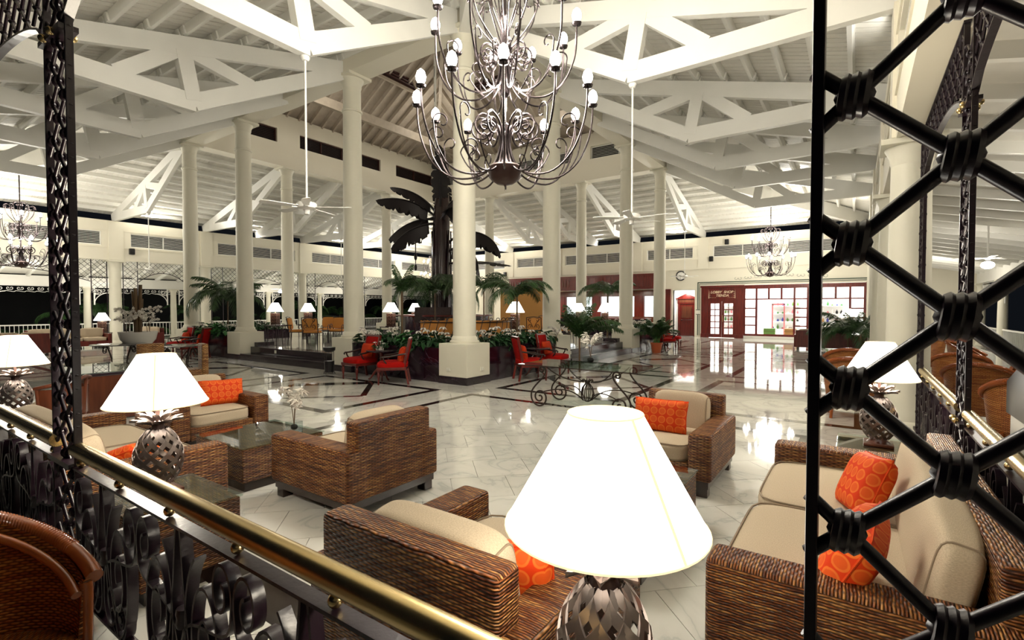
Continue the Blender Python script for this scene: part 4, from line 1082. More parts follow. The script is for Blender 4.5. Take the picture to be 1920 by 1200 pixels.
# ================================================================ PINEAPPLE TABLE LAMPS
def make_lamp():
    t = thing('pineapple_lamp', 'lit table lamp with white cone shade and pierced pineapple base, largest in the foreground', 'table lamp', (0, 0, 0), 0, 'pineapple table lamps')
    bm = NB(); box(bm, -.11, .11, -.11, .11, 0, .025, .004); lathe(bm, [(.09, .025), (.06, .05), (.045, .07)], 16); obj('lamp_foot', bm, 'brownwood', t, 30)
    # pierced body: leaf-like plates wound in two families of helices
    H_, Rm = .36, .142
    def R(f): return Rm*(math.sin(PI*(.12+.80*f))**.62)*(1.04-.10*f)
    bm = NB(); NH = 10
    for s in (1, -1):
        for q in range(NH):
            a0 = 2*PI*q/NH; pr = []
            n = 30
            for i in range(n+1):
                f = i/n; a = a0+s*f*PI*.9; r = R(f)
                pr.append((r, a, .065+f*H_, f))
            A = []
            for r, a, z, f in pr:
                w = .0145+.004*f
                da = w/max(r, .03)*.75
                row = []
                for rr in (r+.004, r-.004):
                    row += [bm.verts.new((rr*math.cos(a-da), rr*math.sin(a-da), z+s*w*.35)), bm.verts.new((rr*math.cos(a+da), rr*math.sin(a+da), z-s*w*.35))]
                A.append(row)
            for i in range(n):
                a_, b_ = A[i], A[i+1]
                bm.faces.new((a_[0], a_[1], b_[1], b_[0])); bm.faces.new((a_[2], b_[2], b_[3], a_[3])); bm.faces.new((a_[0], b_[0], b_[2], a_[2])); bm.faces.new((a_[1], a_[3], b_[3], b_[1]))
    obj('pineapple_body', bm, 'bronze', t, 60)
    bm = NB(); lathe(bm, [(.05, .41), (.035, .44), (.04, .47), (.012, .49), (.012, .66)], 14); obj('lamp_neck', bm, 'bronzedark', t, 50)
    bm = NB()
    def lf(L, w, el, k=7):
        V = []
        for i in range(k+1):
            f = i/k; x = .03+L*f*math.cos(el*(1-f*.5)); z = L*f*math.sin(el)*(1-.35*f*f); ww = w*math.sin(PI*(.15+.85*f))**.8
            V.append((Vector((x, -ww, z+.004*f)), Vector((x, 0, z-.012)), Vector((x, ww, z+.004*f))))
        return V
    for ring, (n, L, w, el) in enumerate(((9, .125, .026, .35), (8, .10, .022, .85))):
        for q in range(n):
            mt = Matrix.Translation((0, 0, .47+ring*.02)) @ Matrix.Rotation(2*PI*q/n+ring*.3, 4, 'Z'); V = lf(L, w, el); prev = None
            for row in V:
                cur = [bm.verts.new(mt @ p) for p in row]+[bm.verts.new(mt @ (p-Vector((0, 0, .003)))) for p in row]
                if prev:
                    for a, b in ((0, 1), (1, 2)): bm.faces.new((prev[a], prev[b], cur[b], cur[a])); bm.faces.new((prev[a+3], cur[a+3], cur[b+3], prev[b+3]))
                    bm.faces.new((prev[0], cur[0], cur[3], prev[3])); bm.faces.new((prev[2], prev[5], cur[5], cur[2]))
                prev = cur
    obj('crown_leaves', bm, 'bronze', t, 50)
    bm = NB(); n = 48; zb, zt, rb, rt = .60, .925, .292, .108
    for (r0, z0, r1, z1) in ((rb, zb, rt, zt), (rb-.004, zb, rt-.004, zt)):
        A = [bm.verts.new((r0*math.cos(2*PI*q/n), r0*math.sin(2*PI*q/n), z0)) for q in range(n)]; B_ = [bm.verts.new((r1*math.cos(2*PI*q/n), r1*math.sin(2*PI*q/n), z1)) for q in range(n)]
        for q in range(n): bm.faces.new((A[q], A[(q+1) % n], B_[(q+1) % n], B_[q]))
    sh = obj('lamp_shade', bm, 'shade', t, 50, label='glowing white cone shade')
    for r, z in ((rb, zb), (rt, zt)):
        bm = NB(); tube(bm, [(r*math.cos(a), r*math.sin(a), z) for a in lin(0, 2*PI, 49)][:-1], .0035, 6, closed=True); obj('shade_rim', bm, 'shaderim', sh, 50)
    a = math.radians(34.7)+PI+.55; bm = NB(); bar(bm, ((rb+.001)*math.cos(a), (rb+.001)*math.sin(a), zb), ((rt+.001)*math.cos(a), (rt+.001)*math.sin(a), zt), .010, .002, (math.cos(a), math.sin(a), .5)); obj('shade_seam', bm, 'shaderim', sh)
    return t
def lamp_glow(x, y, z, p=30):
    lamp_light('POINT', (x, y, z+.62), p, (1, .88, .68), .09); lamp_light('SPOT', (x, y, z+.9), p*2.2, (1, .88, .68), .06, (PI, 0, 0), None, 2.0)
TH = .5
lamp0 = make_lamp(); lamp0.location = (1.346, .60, TH); lamp_glow(1.346, .60, TH)
for x, y, lab in ((1.37, 3.83, 'lit table lamp with pierced pineapple base behind the left brass rail'), (1.40, 7.75, 'lit table lamp with pineapple base at the left edge of the picture'), (5.55, -.18, 'lit table lamp with pineapple base seen through the iron lattice at right')):
    dup(lamp0, (x, y, TH), 0, lab); lamp_glow(x, y, TH)
# ================================================================ WICKER SEATING
def wicker_seat(W_, D_, loc, rz, lab, seats=1, group=None, name='wicker_armchair', cat='armchair'):
    t = thing(name, lab, cat, (*loc, 0), rz, group); h = W_/2; d = D_/2; aw = .21
    bm = NB(); box(bm, -d+.03, d-.03, -h+.03, h-.03, .085, .15)
    obj('plinth_frame', bm, 'darkwood', t)
    for sx in (-1, 1):
        for sy in (-1, 1):
            bm = NB(); x, y = sx*(d-.09), sy*(h-.09); box(bm, x-.05, x+.05, y-.05, y+.05, 0, .1, .006); obj('leg', bm, 'darkwood', t)
    for s in (-1, 1):
        bm = NB(); y0, y1 = sorted((s*h, s*(h-aw)))
        vv = box(bm, -d, d, y0, y1, .15, .58, .035, seg=3)
        obj('arm', bm, 'wicker', t, 40)
    bm = NB()
    vv = box(bm, -d+.004, -d+.154, -h+.10, h-.10, .15, .80, .03, seg=3)
    obj('back', bm, 'wicker', t, 40)
    bm = NB(); box(bm, d-.08, d-.01, -h+aw, h-aw, .15, .30, .01); box(bm, -d+.15, d-.08, -h+aw, h-aw, .18, .26); obj('seat_deck', bm, 'wicker', t, 40)
    sw = (W_-2*aw-.01)/seats
    for q in range(seats):
        yc = -h+aw+.005+sw*(q+.5)
        sl = D_-.17
        bm = NB(); cushion(bm, sl, sw-.006, .17, (d-.005-sl/2, yc, .375), 6.5, 14, .06); c = obj('seat_cushion', bm, 'linen', t, 60)
        bm = NB()
        for z in (.448, .305):
            e = 8; P = []
            for i in range(48):
                a = 2*PI*i/48; ca, sa = math.cos(a), math.sin(a); k = (abs(ca)**e+abs(sa)**e)**(-1/e)
                P.append((d-.005-sl/2+ca*k*sl/2*.975, yc+sa*k*(sw-.006)/2*.97, z))
            tube(bm, P, .006, 5, closed=True); obj('piping', bm, 'linenpipe', c); bm = NB()
        bm.free()
    bw = W_-2*aw-.01
    Mt = Matrix.Translation((-d+.262, 0, .595)) @ Matrix.Rotation(math.radians(-11), 4, 'Y') @ Matrix.Rotation(PI/2, 4, 'Y')
    bm = NB(); cushion(bm, .46, bw, .19, (0, 0, 0), 5.0, 16, .05, Mt); c = obj('back_cushion', bm, 'linen', t, 60)
    bm = NB()
    for s in (-1, 1):
        e = 5.0; P = []; yn = .93; rr = (1-yn**e)**(1/e)
        for i in range(40):
            a = 2*PI*i/40; ca, sa = math.cos(a), math.sin(a); k = (abs(ca)**e+abs(sa)**e)**(-1/e)*rr; xx = ca*k
            P.append(Mt @ Vector((xx*.23, s*bw/2*yn, sa*k*.095*(1+.05*(1-xx*xx)*(1-yn*yn)*2))))
        tube(bm, P, .006, 5, closed=True); obj('piping', bm, 'linenpipe', c); bm = NB()
    bm.free()
    return t
wicker_seat(1.04, 1.12, (2.99, 3.86), PI/2, 'woven wicker armchair with its broad back to the viewer, left of centre')
wicker_seat(1.20, 1.14, (1.92, 1.50), 0, 'woven wicker armchair close behind the brass rail, orange pillow peeping out')
wicker_seat(1.02, 1.12, (5.21, 1.56), PI, 'woven wicker armchair facing the viewer with an orange ring-print pillow')
wicker_seat(2.58, 1.16, (3.66, -.02), PI/2, 'long woven wicker sofa behind the iron lattice with two orange pillows', 2, None, 'wicker_sofa', 'sofa')
wicker_seat(1.16, 1.10, (3.02, 7.0), -PI/2, 'woven wicker armchair behind the left lamp, orange pillow on its seat')
wicker_seat(2.50, 1.10, (1.55, 5.66), 0, 'long woven wicker sofa along the left railing behind the lamp', 2, None, 'wicker_sofa', 'sofa')
def throw(loc, rot, lab, w=.46, h=.42, t_=.16, m_='orange'):
    bm = NB(); pillow_mesh(bm, w, h, t_); o = obj('throw_pillow', bm, m_, None, 70, loc=loc, rot=rot); tag(o, lab, 'pillow', 'orange throw pillows')
    bm = NB(); e = 14; P = []
    for i in range(48):
        a = 2*PI*i/48; ca, sa = math.cos(a), math.sin(a); k = (abs(ca)**e+abs(sa)**e)**(-1/e)
        ax, bz_ = ca*k, sa*k
        P.append((ax*w/2*(1-.06*(1-min(1, bz_**2))*abs(ax)**6), 0, bz_*h/2*(1-.06*(1-min(1, ax**2))*abs(bz_)**6)))
    tube(bm, P, .006, 5, closed=True); obj('pillow_piping', bm, 'orangeplain', o)
    return o
throw((5.10, 1.66, .62), (math.radians(14), 0, PI/2), 'orange ring-print pillow on the armchair facing the viewer', .56, .34, .15)
throw((3.22, 6.92, .62), (math.radians(-16), .04, 0), 'orange ring-print pillow on the armchair behind the left lamp', .56, .33, .14)
throw((1.78, 1.20, .58), (math.radians(-15), 0, PI/2+.25), 'orange pillow mostly hidden in the near wicker armchair', .34, .28, .14)
throw((3.80, -.06, .63), (math.radians(24), .14, .30), 'orange ring-print pillow on the right sofa, the farther one', .44, .40, .18)
throw((2.70, .0, .62), (math.radians(26), -.10, -.1), 'orange ring-print pillow on the right sofa, the nearer one', .46, .40, .18)
throw((1.58, 4.88, .52), (math.radians(70), .2, .4), 'crumpled orange pillow lying on the left sofa behind the lamp', .40, .36, .15)
# wicker tables with glass tops
def wicker_table(x0, x1, y0, y1, h, lab, name='wicker_coffee_table', cat='coffee table'):
    cx, cy = (x0+x1)/2, (y0+y1)/2; a, b = (x1-x0)/2, (y1-y0)/2
    t = thing(name, lab, cat, (cx, cy, 0))
    bm = NB(); box(bm, -a+.03, a-.03, -b+.03, b-.03, 0, .09); obj('plinth', bm, 'darkwood', t)
    bm = NB(); box(bm, -a, a, -b, b, .09, h-.0125, .012, seg=3); obj('woven_body', bm, 'wicker', t, 40)
    bm = NB(); box(bm, -a-.012, a+.012, -b-.012, b+.012, h-.012, h, .003); obj('glass_top', bm, 'glass', t)
    return t
wicker_table(2.35, 3.2, 4.68, 5.62, .42, 'wicker coffee table with glass top and orchid vase, left')
wicker_table(2.95, 4.15, 1.05, 1.95, .42, 'wicker coffee table with glass top behind the large foreground lamp')
wicker_table(1.09, 1.66, 3.34, 4.06, .5, 'woven end table under the lamp behind the left rail', 'wicker_end_table', 'side table')
wicker_table(1.05, 1.62, .30, .86, .5, 'woven end table under the large foreground lamp', 'wicker_end_table', 'side table')
wicker_table(5.22, 5.86, -.52, .12, .5, 'woven end table under the lamp at the right', 'wicker_end_table', 'side table')
wicker_table(1.10, 1.68, 7.42, 8.05, .5, 'woven end table under the lamp at the left edge', 'wicker_end_table', 'side table')
# ================================================================ ORANGE RATTAN TUB CHAIRS
def make_tub():
    t = thing('rattan_tub_chair', 'glossy orange rattan tub chair cut by the lower left corner', 'chair', (0, 0, 0), 0, 'orange rattan tub chairs')
    def top(a): c = max(0, math.cos(a*.62)); return .60+.36*c**1.6
    def rt(a): return .385+.03*math.cos(a)
    N1, N2 = 36, 8; am = math.radians(128); bm = NB(); G = []
    for s_ in (0, .022):
        g = []
        for i in range(N1+1):
            a = -am+2*am*i/N1; row = []
            for j in range(N2+1):
                f = j/N2; r = .33+(rt(a)-.33)*f-s_; z = .24+(top(a)-.24)*f
                row.append(bm.verts.new((-r*math.cos(a), r*math.sin(a), z)))
            g.append(row)
        G.append(g)
        for i in range(N1):
            for j in range(N2): bm.faces.new((g[i][j], g[i+1][j], g[i+1][j+1], g[i][j+1]))
    for i in (0, N1):
        for j in range(N2): bm.faces.new((G[0][i][j], G[0][i][j+1], G[1][i][j+1], G[1][i][j]))
    for i in range(N1): bm.faces.new((G[0][i][0], G[0][i+1][0], G[1][i+1][0], G[1][i][0]))
    obj('woven_shell', bm, 'rattan', t, 60)
    A = lin(-am, am, 37)
    bm = NB(); P = [(-(rt(a)+.012)*math.cos(a), (rt(a)+.012)*math.sin(a), top(a)) for a in A]
    tube(bm, P, .030, 10); obj('wrapped_rim', bm, 'cane', t, 60)
    bm = NB(); tube(bm, [(-(rt(a)-.045)*math.cos(a), (rt(a)-.045)*math.sin(a), top(a)-.05) for a in A], .018, 8); obj('inner_rim', bm, 'cane', t, 60)
    bm = NB()
    for i in range(150):
        a = -am*.8+2*am*.8*i/149; c = Vector((-(rt(a)+.012)*math.cos(a), (rt(a)+.012)*math.sin(a), top(a)))
        d = Vector((math.sin(a), math.cos(a), -.15*math.sin(a))).normalized(); u = d.orthogonal().normalized(); v = d.cross(u)
        tube(bm, [c+(u*math.cos(b)+v*math.sin(b))*.031 for b in lin(0, 2*PI, 9)][:-1], .0042, 4, closed=True)
    stuff(obj('rim_binding', bm, 'cane', t, 60))
    bm = NB(); lathe(bm, [(.30, .34), (.325, .36), (.325, .40), (.28, .42)], 28); obj('seat', bm, 'rattan', t, 50)
    for a in (-am+.05, am-.05, -.75, .75):
        r = .35; bm = NB(); x, y = -r*math.cos(a), r*math.sin(a); tube(bm, [(x*1.08, y*1.08, 0), (x, y, .3), (x*1.02, y*1.02, top(a)-.02 if abs(a) > 1 else .34)], .024, 8); obj('leg', bm, 'cane', t, 60)
    bm = NB(); tube(bm, [(.31*math.cos(a), .31*math.sin(a), .27) for a in lin(0, 2*PI, 25)][:-1], .016, 6, closed=True); obj('stretcher_ring', bm, 'cane', t, 60)
    return t
tub = make_tub(); tub.location = (.29, 2.54, 0); tub.rotation_euler = (0, 0, -.90); tub.scale = (1.02, 1.02, 1.02)
TUBS = [(9.55, .05, 0, 'orange rattan tub chair just right of the near post, front one of a pair'), (11.6, .12, .1, 'orange rattan tub chair just right of the near post, rear one of a pair'), (11.6, -1.5, -.1, 'orange rattan tub chair beyond the right rail, with its back to the lamp'), (9.6, -1.45, -.2, 'orange rattan tub chair beyond the right rail, beside the lamp'),
        (7.9, -1.62, -.1, 'orange rattan tub chair beyond the right rail, nearest the viewer'), (15.8, -2.2, -2.0, 'orange rattan tub chair far along the right veranda'), (13.2, -3.4, .4, 'orange rattan tub chair by a table on the right veranda'), (12.0, -2.6, 2.3, 'orange rattan tub chair drawn up to the veranda table'), (17.6, -1.6, 1.0, 'orange rattan tub chair farthest along the right veranda'), (8.2, -2.75, .3, 'orange rattan tub chair at the right edge beyond the rail')]
for x, y, rz, lab in TUBS: dup(tub, (x, y, 0), rz, lab, None, 1.0)
# white-topped veranda table and dark/white lectern at the right edge
t = thing('veranda_table', 'small white-clothed table between rattan chairs on the veranda', 'table', (12.7, -2.9, 0))
bm = NB(); lathe(bm, [(.42, .70), (.44, .73), (.43, .75)], 24); obj('table_top', bm, 'pottery', t, 30); bm = NB(); lathe(bm, [(.22, 0), (.2, .03), (.04, .06), (.04, .7)], 14); obj('pedestal', bm, 'cane', t, 40)
t = thing('lectern_stand', 'white cabinet with dark slanted top standing beyond the right rail', 'stand', (4.62, -1.2, 0))
bm = NB(); box(bm, -.22, .22, -.3, .3, 0, 1.0); obj('cabinet', bm, 'pottery', t); bm = NB(); prism(bm, [(-.24, 1.0), (.24, 1.0), (.24, 1.22), (-.24, 1.42)], -.32, .32); obj('slanted_top', bm, 'black', t)
# ================================================================ RED ARMCHAIRS
def make_red(name='red_armchair'):
    t = thing(name, 'red upholstered armchair', 'armchair', (0, 0, 0), 0, 'red upholstered armchairs')
    bm = NB(); cushion(bm, .68, .66, .15, (0.04, 0, .44), 5, 12, .12); obj('seat', bm, 'red', t, 60)
    bm = NB(); box(bm, -.29, .37, -.33, .33, .33, .395, .01); obj('seat_rail', bm, 'redwood', t)
    Mt = Matrix.Translation((-.30, 0, .74)) @ Matrix.Rotation(math.radians(-12), 4, 'Y')
    bm = NB(); cushion(bm, .07, .50, .56, (0, 0, 0), 7, 12, 0, Mt); obj('back_pad', bm, 'red', t, 60)
    bm = NB(); box(bm, -.03, .03, -.29, .29, .27, .32, .008, M4=Mt); box(bm, -.03, .03, -.295, -.245, -.42, .30, .006, M4=Mt); box(bm, -.03, .03, .245, .295, -.42, .30, .006, M4=Mt); obj('back_frame', bm, 'redwood', t)
    for sy in (-1, 1):
        bm = NB(); lathe(bm, [(.016, 0), (.024, .05), (.016, .09), (.032, .17), (.038, .24), (.02, .28), (.036, .30), (.036, .36)], 12, (.33, sy*.29, 0)); obj('leg', bm, 'redwood', t, 50)
        bm = NB(); bar(bm, (-.33, sy*.26, 0), (-.26, sy*.26, .38), .045, .045); obj('leg', bm, 'redwood', t)
        bm = NB(); P = bez((-.27, sy*.285, .70), (-.1, sy*.31, .68), (.1, sy*.32, .62), (.26, sy*.32, .63), 10)+[Vector((.285, sy*.32, .61)), Vector((.27, sy*.32, .585))]
        tube(bm, P, .020, 8); tube(bm, bez((.14, sy*.30, .38), (.10, sy*.31, .48), (.22, sy*.32, .52), (.22, sy*.32, .62), 8), .018, 8); obj('armrest', bm, 'darkwood', t, 50)
    return t
red0 = make_red()
REDS = [(8.03, 10.12, PI-.08, 'red armchair left of the front column, facing the viewer'), (7.88, 8.75, 2.3, 'red armchair left of the front column, seen from its side'),
        (10.12, 6.5, -.7, 'red armchair right of the front column, seen from its side'), (11.5, 6.64, -PI/2+.1, 'red armchair right of the front column, behind the glass table'),
        (8.0, 20.25, PI-.05, 'red armchair beside the far left planter, the left one'), (7.9, 18.75, 2.3, 'red armchair beside the far left planter, the right one'),
        (20.3, 6.45, -.7, 'dark red armchair behind the terracotta pot, the left one'), (21.75, 6.6, -PI/2+.1, 'dark red armchair behind the terracotta pot, the right one')]
for n_, (x, y, rz, lab) in enumerate(REDS):
    r_ = red0 if n_ == 0 else dup(red0, (x, y, 0), rz, lab)
    r_.location = (x, y, 0); r_.rotation_euler = (0, 0, rz); r_['label'] = lab
    v = Matrix.Rotation(rz, 3, 'Z') @ Vector((-.17, .0, 0)); throw((x+v.x, y+v.y, .66), (math.radians(-14), 0, rz+PI/2), 'rust pillow on the '+lab.replace('dark ', ''), .42, .38, .16, 'redpillow')
def small_table(x, y, lab):
    t = thing('pedestal_table', lab, 'side table', (x, y, 0), 0, 'dark pedestal tables')
    bm = NB(); lathe(bm, [(.34, .68), (.36, .695), (.36, .715), (.34, .72)], 28); obj('table_top', bm, 'tablestone', t, 40)
    bm = NB(); lathe(bm, [(.05, .2), (.035, .3), (.05, .42), (.03, .55), (.06, .68)], 12); obj('pedestal', bm, 'redwood', t, 50)
    for q in range(3):
        a = q*2*PI/3+.4; bm = NB(); tube(bm, bez((.03*math.cos(a), .03*math.sin(a), .28), (.16*math.cos(a), .16*math.sin(a), .26), (.2*math.cos(a), .2*math.sin(a), .05), (.30*math.cos(a), .30*math.sin(a), .02), 8), [.03]*5+[.022]*4, 8); obj('foot', bm, 'redwood', t, 50)
small_table(8.08, 9.45, 'dark round pedestal table between the red chairs left of the column'); small_table(10.85, 6.75, 'dark round pedestal table between the red chairs right of the column'); small_table(8.05, 19.5, 'dark round pedestal table between the far left red chairs'); small_table(21.0, 6.75, 'dark round pedestal table between the far right red chairs')
# ================================================================ IRON TABLE WITH GLASS TOP
def make_irontable(Lx, Ly, H_):
    t = thing('iron_scroll_table', 'glass-topped iron scroll table in the middle of the hall', 'table', (0, 0, 0), 0, 'glass-topped iron tables')
    bm = NB(); box(bm, -Lx/2, Lx/2, -Ly/2, Ly/2, H_-.014, H_, .004); obj('glass_top', bm, 'glass', t)
    bm = NB(); 
    for s in (-1, 1): box(bm, -Lx/2, Lx/2, s*Ly/2-.004, s*Ly/2+.004, H_-.02, H_-.006); box(bm, s*Lx/2-.004, s*Lx/2+.004, -Ly/2, Ly/2, H_-.02, H_-.006)
    obj('dark_edge', bm, 'ironbrown', t)
    for sx in (-1, 1):
        for sy in (-1, 1):
            bm = NB(); x = sx*Lx*.34; y0 = sy*Ly*.28
            low = [(sy*(Ly*.34+a), b) for a, b in spiral((0, .175), .175, .02, .15, .15-3.7*PI, 52)]
            up = [(sy*(Ly*.30+a), b) for a, b in spiral((.035, H_-.095), .015, .075, -1.3*PI, PI*.98, 24)]
            mid = bez((up[-1][0], up[-1][1], 0), (up[-1][0]-sy*.01, H_-.24, 0), (low[0][0]+sy*.01, .36, 0), (low[0][0], low[0][1], 0), 12)
            P = [(x, a, b) for a, b in up]+[(x, v.x, v.y) for v in mid[1:-1]]+[(x, a, b) for a, b in low]
            tube(bm, P, .015, 8); obj('scroll_leg', bm, 'ironbrown', t, 50)
            bm = NB(); tube(bm, bez((x, y0, H_-.03), (x*.7, y0*.75, H_-.22), (x*.35, y0*.35, .46), (0, sy*.07, .46), 14), .011, 6); tube(bm, bez((x, y0+sy*.1, .26), (x*.7, y0*.6, .38), (x*.3, y0*.35, .32), (sx*.04, sy*.06, .14), 14), .011, 6); obj('stretcher', bm, 'ironbrown', t, 50)
    bm = NB()
    for q in range(10):
        a = q*PI/5; tube(bm, [(r*math.cos(a), r*math.sin(a), z) for r, z in ((.02, .12), (.09, .16), (.115, .25), (.09, .36), (.03, .44), (.05, .485), (.09, .50), (.10, .47), (.08, .455))], .008, 6)
    obj('cage_ornament', bm, 'ironbrown', t, 50)
    return t
it = make_irontable(1.06, 2.2, .75); it.location = (7.78, 3.80, 0)
def round_table(x, y, lab):
    t = thing('round_iron_table', lab, 'table', (x, y, 0), 0, 'round iron tables')
    bm = NB(); lathe(bm, [(.62, .735), (.64, .742), (.64, .755), (.62, .76)], 36); obj('table_top', bm, 'tablestone', t, 40)
    for q in range(4):
        a = q*PI/2+.5; bm = NB(); P = [(.10, .70)]+[(.42+u*.8, .52+v*.8) for u, v in spiral((0, 0), .12, .03, 2.2, -3.0, 16)][::-1]
        P = [(u, v) for u, v in spiral((.42, .60), .02, .10, -4.0, 2.4, 18)]+[(.24, .40), (.22, .25)]+[(u, v) for u, v in spiral((.38, .12), .12, .03, 2.6, 7.6, 18)]
        tube(bm, [(u*math.cos(a), u*math.sin(a), v) for u, v in P], .014, 6); obj('scroll_leg', bm, 'ironbrown', t, 50)
round_table(5.0, 16.4, 'round dark-topped iron scroll table at the left before the white bowl'); round_table(5.75, 14.6, 'round dark-topped iron table right of the white bowl planter')
def wicker_diner(x, y, rz, lab):
    t = thing('wicker_dining_chair', lab, 'chair', (x, y, 0), rz, 'high-backed wicker chairs')
    bm = NB(); box(bm, -.27, -.15, -.24, .24, .1, .98, .03, seg=3); obj('back', bm, 'wickerfine', t, 40)
    bm = NB(); box(bm, -.15, .27, -.24, .24, .1, .46, .03, seg=3); obj('seat_block', bm, 'wickerfine', t, 40)
    for sx in (-.2, .2):
        for sy in (-.18, .18): bm = NB(); box(bm, sx-.025, sx+.025, sy-.025, sy+.025, 0, .11); obj('leg', bm, 'darkwood', t)
wicker_diner(4.35, 12.55, 1.35, 'high-backed wicker chair behind the left lamp shade, showing its flat back'); wicker_diner(4.75, 11.5, 2.9, 'high-backed wicker chair right of the left lamp, seen edge on')
# dark desk, red wooden chair and papers at the left
t = thing('writing_desk', 'dark wooden desk with glass top behind the left lattice post', 'desk', (2.85, 10.2, 0))
bm = NB(); box(bm, -.45, .45, -.8, .8, .70, .75, .005); obj('desk_top', bm, 'tablestone', t); bm = NB(); box(bm, -.42, .42, .45, .78, .02, .7); box(bm, -.42, .42, -.78, -.45, .02, .7); box(bm, .36, .40, -.45, .45, .3, .7); obj('desk_body', bm, 'brownwood', t)
bm = NB(); box(bm, -.455, .455, -.81, .81, .752, .76); obj('glass_top', bm, 'glass', t)
t = thing('red_wood_chair', 'curved red wooden armchair with pale seat beside the left lamp', 'chair', (2.05, 8.9, 0), 2.4)
bm = NB(); cushion(bm, .5, .5, .1, (0, 0, .45), 4, 10, .1); obj('seat', bm, 'linen', t, 60)
bm = NB(); P = [(-.30*math.cos(a), .32*math.sin(a), .80-.12*abs(a)/2) for a in lin(-2.0, 2.0, 19)]; tube(bm, P, .026, 8); obj('curved_rail', bm, 'brownwood', t, 60)
bm = NB()
for a in lin(-1.9, 1.9, 5): tube(bm, [(-.24*math.cos(a), .27*math.sin(a), 0), (-.30*math.cos(a), .32*math.sin(a), .80-.12*abs(a)/2)], .022, 7)
obj('frame_posts', bm, 'brownwood', t, 60)
bm = NB(); G = []
for s_ in (0, .02):
    for i, a in enumerate(lin(-1.9, 1.9, 17)):
        r = .285-s_; G.append([bm.verts.new((-r*math.cos(a), (r+.02)*math.sin(a), z)) for z in (.30, .66)])
for b in (0, 17):
    for i in range(16): bm.faces.new((G[b+i][0], G[b+i+1][0], G[b+i+1][1], G[b+i][1]))
obj('panel_shell', bm, 'brownwood', t, 60)
# ================================================================ FAR SEATING
def plain_sofa(x, y, rz, L, lab, m_='redwood'):
    t = thing('wood_sofa', lab, 'sofa', (x, y, 0), rz, 'far wooden sofas'); h = L/2
    bm = NB(); box(bm, -.4, .4, -h, h, .1, .32, .02); obj('base', bm, m_, t)
    bm = NB(); box(bm, -.42, -.30, -h, h, .1, .82, .02); obj('back', bm, m_, t)
    for s in (-1, 1): bm = NB(); box(bm, -.40, .42, s*h-.06, s*h+.06, .1, .62, .02); obj('arm', bm, m_, t)
    for s in (-1, 1):
        for u in (-.34, .34): bm = NB(); box(bm, u-.04, u+.04, s*(h-.08)-.04, s*(h-.08)+.04, 0, .1); obj('leg', bm, 'darkwood', t)
    n = max(1, round(L/.8)); w = (L-.14)/n
    for q in range(n):
        bm = NB(); cushion(bm, .68, w-.01, .16, (.06, -h+.07+w*(q+.5), .39), 6, 10, .05); obj('seat_cushion', bm, 'linen', t, 60)
        bm = NB(); cushion(bm, .16, w-.01, .42, (-.22, -h+.07+w*(q+.5), .66), 5, 10, .0); obj('back_cushion', bm, 'linen', t, 60)
    return t
plain_sofa(6.6, 27.4, -PI/2, 2.6, 'red-brown sofa with beige cushions at the far left under the lamps'); plain_sofa(9.3, 27.2, PI, 1.9, 'red-brown sofa seen from behind near the far left column'); plain_sofa(4.2, 24.6, PI/2, 2.2, 'dark red-brown sofa with its back towards the left lamp')
plain_sofa(24.3, 1.15, .05, 1.9, 'dark red wooden sofa before the shop window'); plain_sofa(24.6, -.05, PI/2, 1.0, 'dark red armchair between shop window and near post')
def lamp_on(x, y, z, lab, tall_base='patterned', s=1.0):
    t = thing('drum_base_lamp', lab, 'table lamp', (x, y, z), .3, 'lamps with patterned bases', s)
    bm = NB(); box(bm, -.15, .15, -.15, .15, 0, .03); box(bm, -.125, .125, -.125, .125, .03, .50, .01); obj('lamp_base', bm, 'lampbase', t)
    bm = NB()
    for a in range(4):
        mt = Matrix.Rotation(a*PI/2, 4, 'Z')
        for zz in (.15, .28, .41):
            for yy in (-.06, .06):
                tube(bm, [mt @ Vector((.128, yy+.05*math.cos(b)*math.cos(2*b), zz+.05*math.sin(b))) for b in lin(0, 2*PI, 13)][:-1], .008, 4, closed=True)
    stuff(obj('base_pattern', bm, 'lamppat', t))
    bm = NB(); lathe(bm, [(.31, .55), (.12, .90), (.117, .90), (.305, .552)], 28, cap=False); obj('lamp_shade', bm, 'shade', t, 50)
    bm = NB(); tube(bm, [(0, 0, .5), (0, 0, .6)], .02, 8); obj('lamp_neck', bm, 'brass', t)
    lamp_light('POINT', (x, y, z+.65*s), 10, (1, .88, .68), .12)
def side_stand(x, y, z, lab, h=.62):
    t = thing('lamp_table', lab, 'side table', (x, y, z), 0, 'small dark lamp tables')
    bm = NB(); box(bm, -.30, .30, -.30, .30, h-.03, h, .006); obj('table_top', bm, 'tablestone', t)
    for sx in (-1, 1):
        for sy in (-1, 1): bm = NB(); tube(bm, [(sx*.27, sy*.27, 0), (sx*.27, sy*.27, h-.03)], .014, 6); obj('leg', bm, 'iron', t)
PZ0 = .42
LP = [(10.9, 19.0, PZ0, 'left of the steps, the first from the left'), (12.6, 19.4, PZ0, 'behind the iron chairs, the second from the left'), (12.75, 14.35, PZ0, 'beside the slim palm left of the column'), (15.6, 16.0, PZ0, 'small and far, right of the slim palm'), (13.4, 9.15, PZ0, 'right of the front column by the palm'), (19.4, 9.9, PZ0, 'before the reception, left one'), (19.0, 8.5, PZ0, 'before the reception, right one')]
for x, y, z, lab in LP:
    side_stand(x, y, z, 'small dark table under the lit lamp '+lab); lamp_on(x, y, z+.62, 'lit white-shaded lamp with patterned drum base '+lab)
for x, y, lab in ((3.4, 27.6, 'at the far left edge'), (8.0, 28.3, 'beside the far left column')):
    side_stand(x, y, 0, 'small dark table under the lit lamp '+lab); lamp_on(x, y, .62, 'lit white-shaded lamp with drum base '+lab)
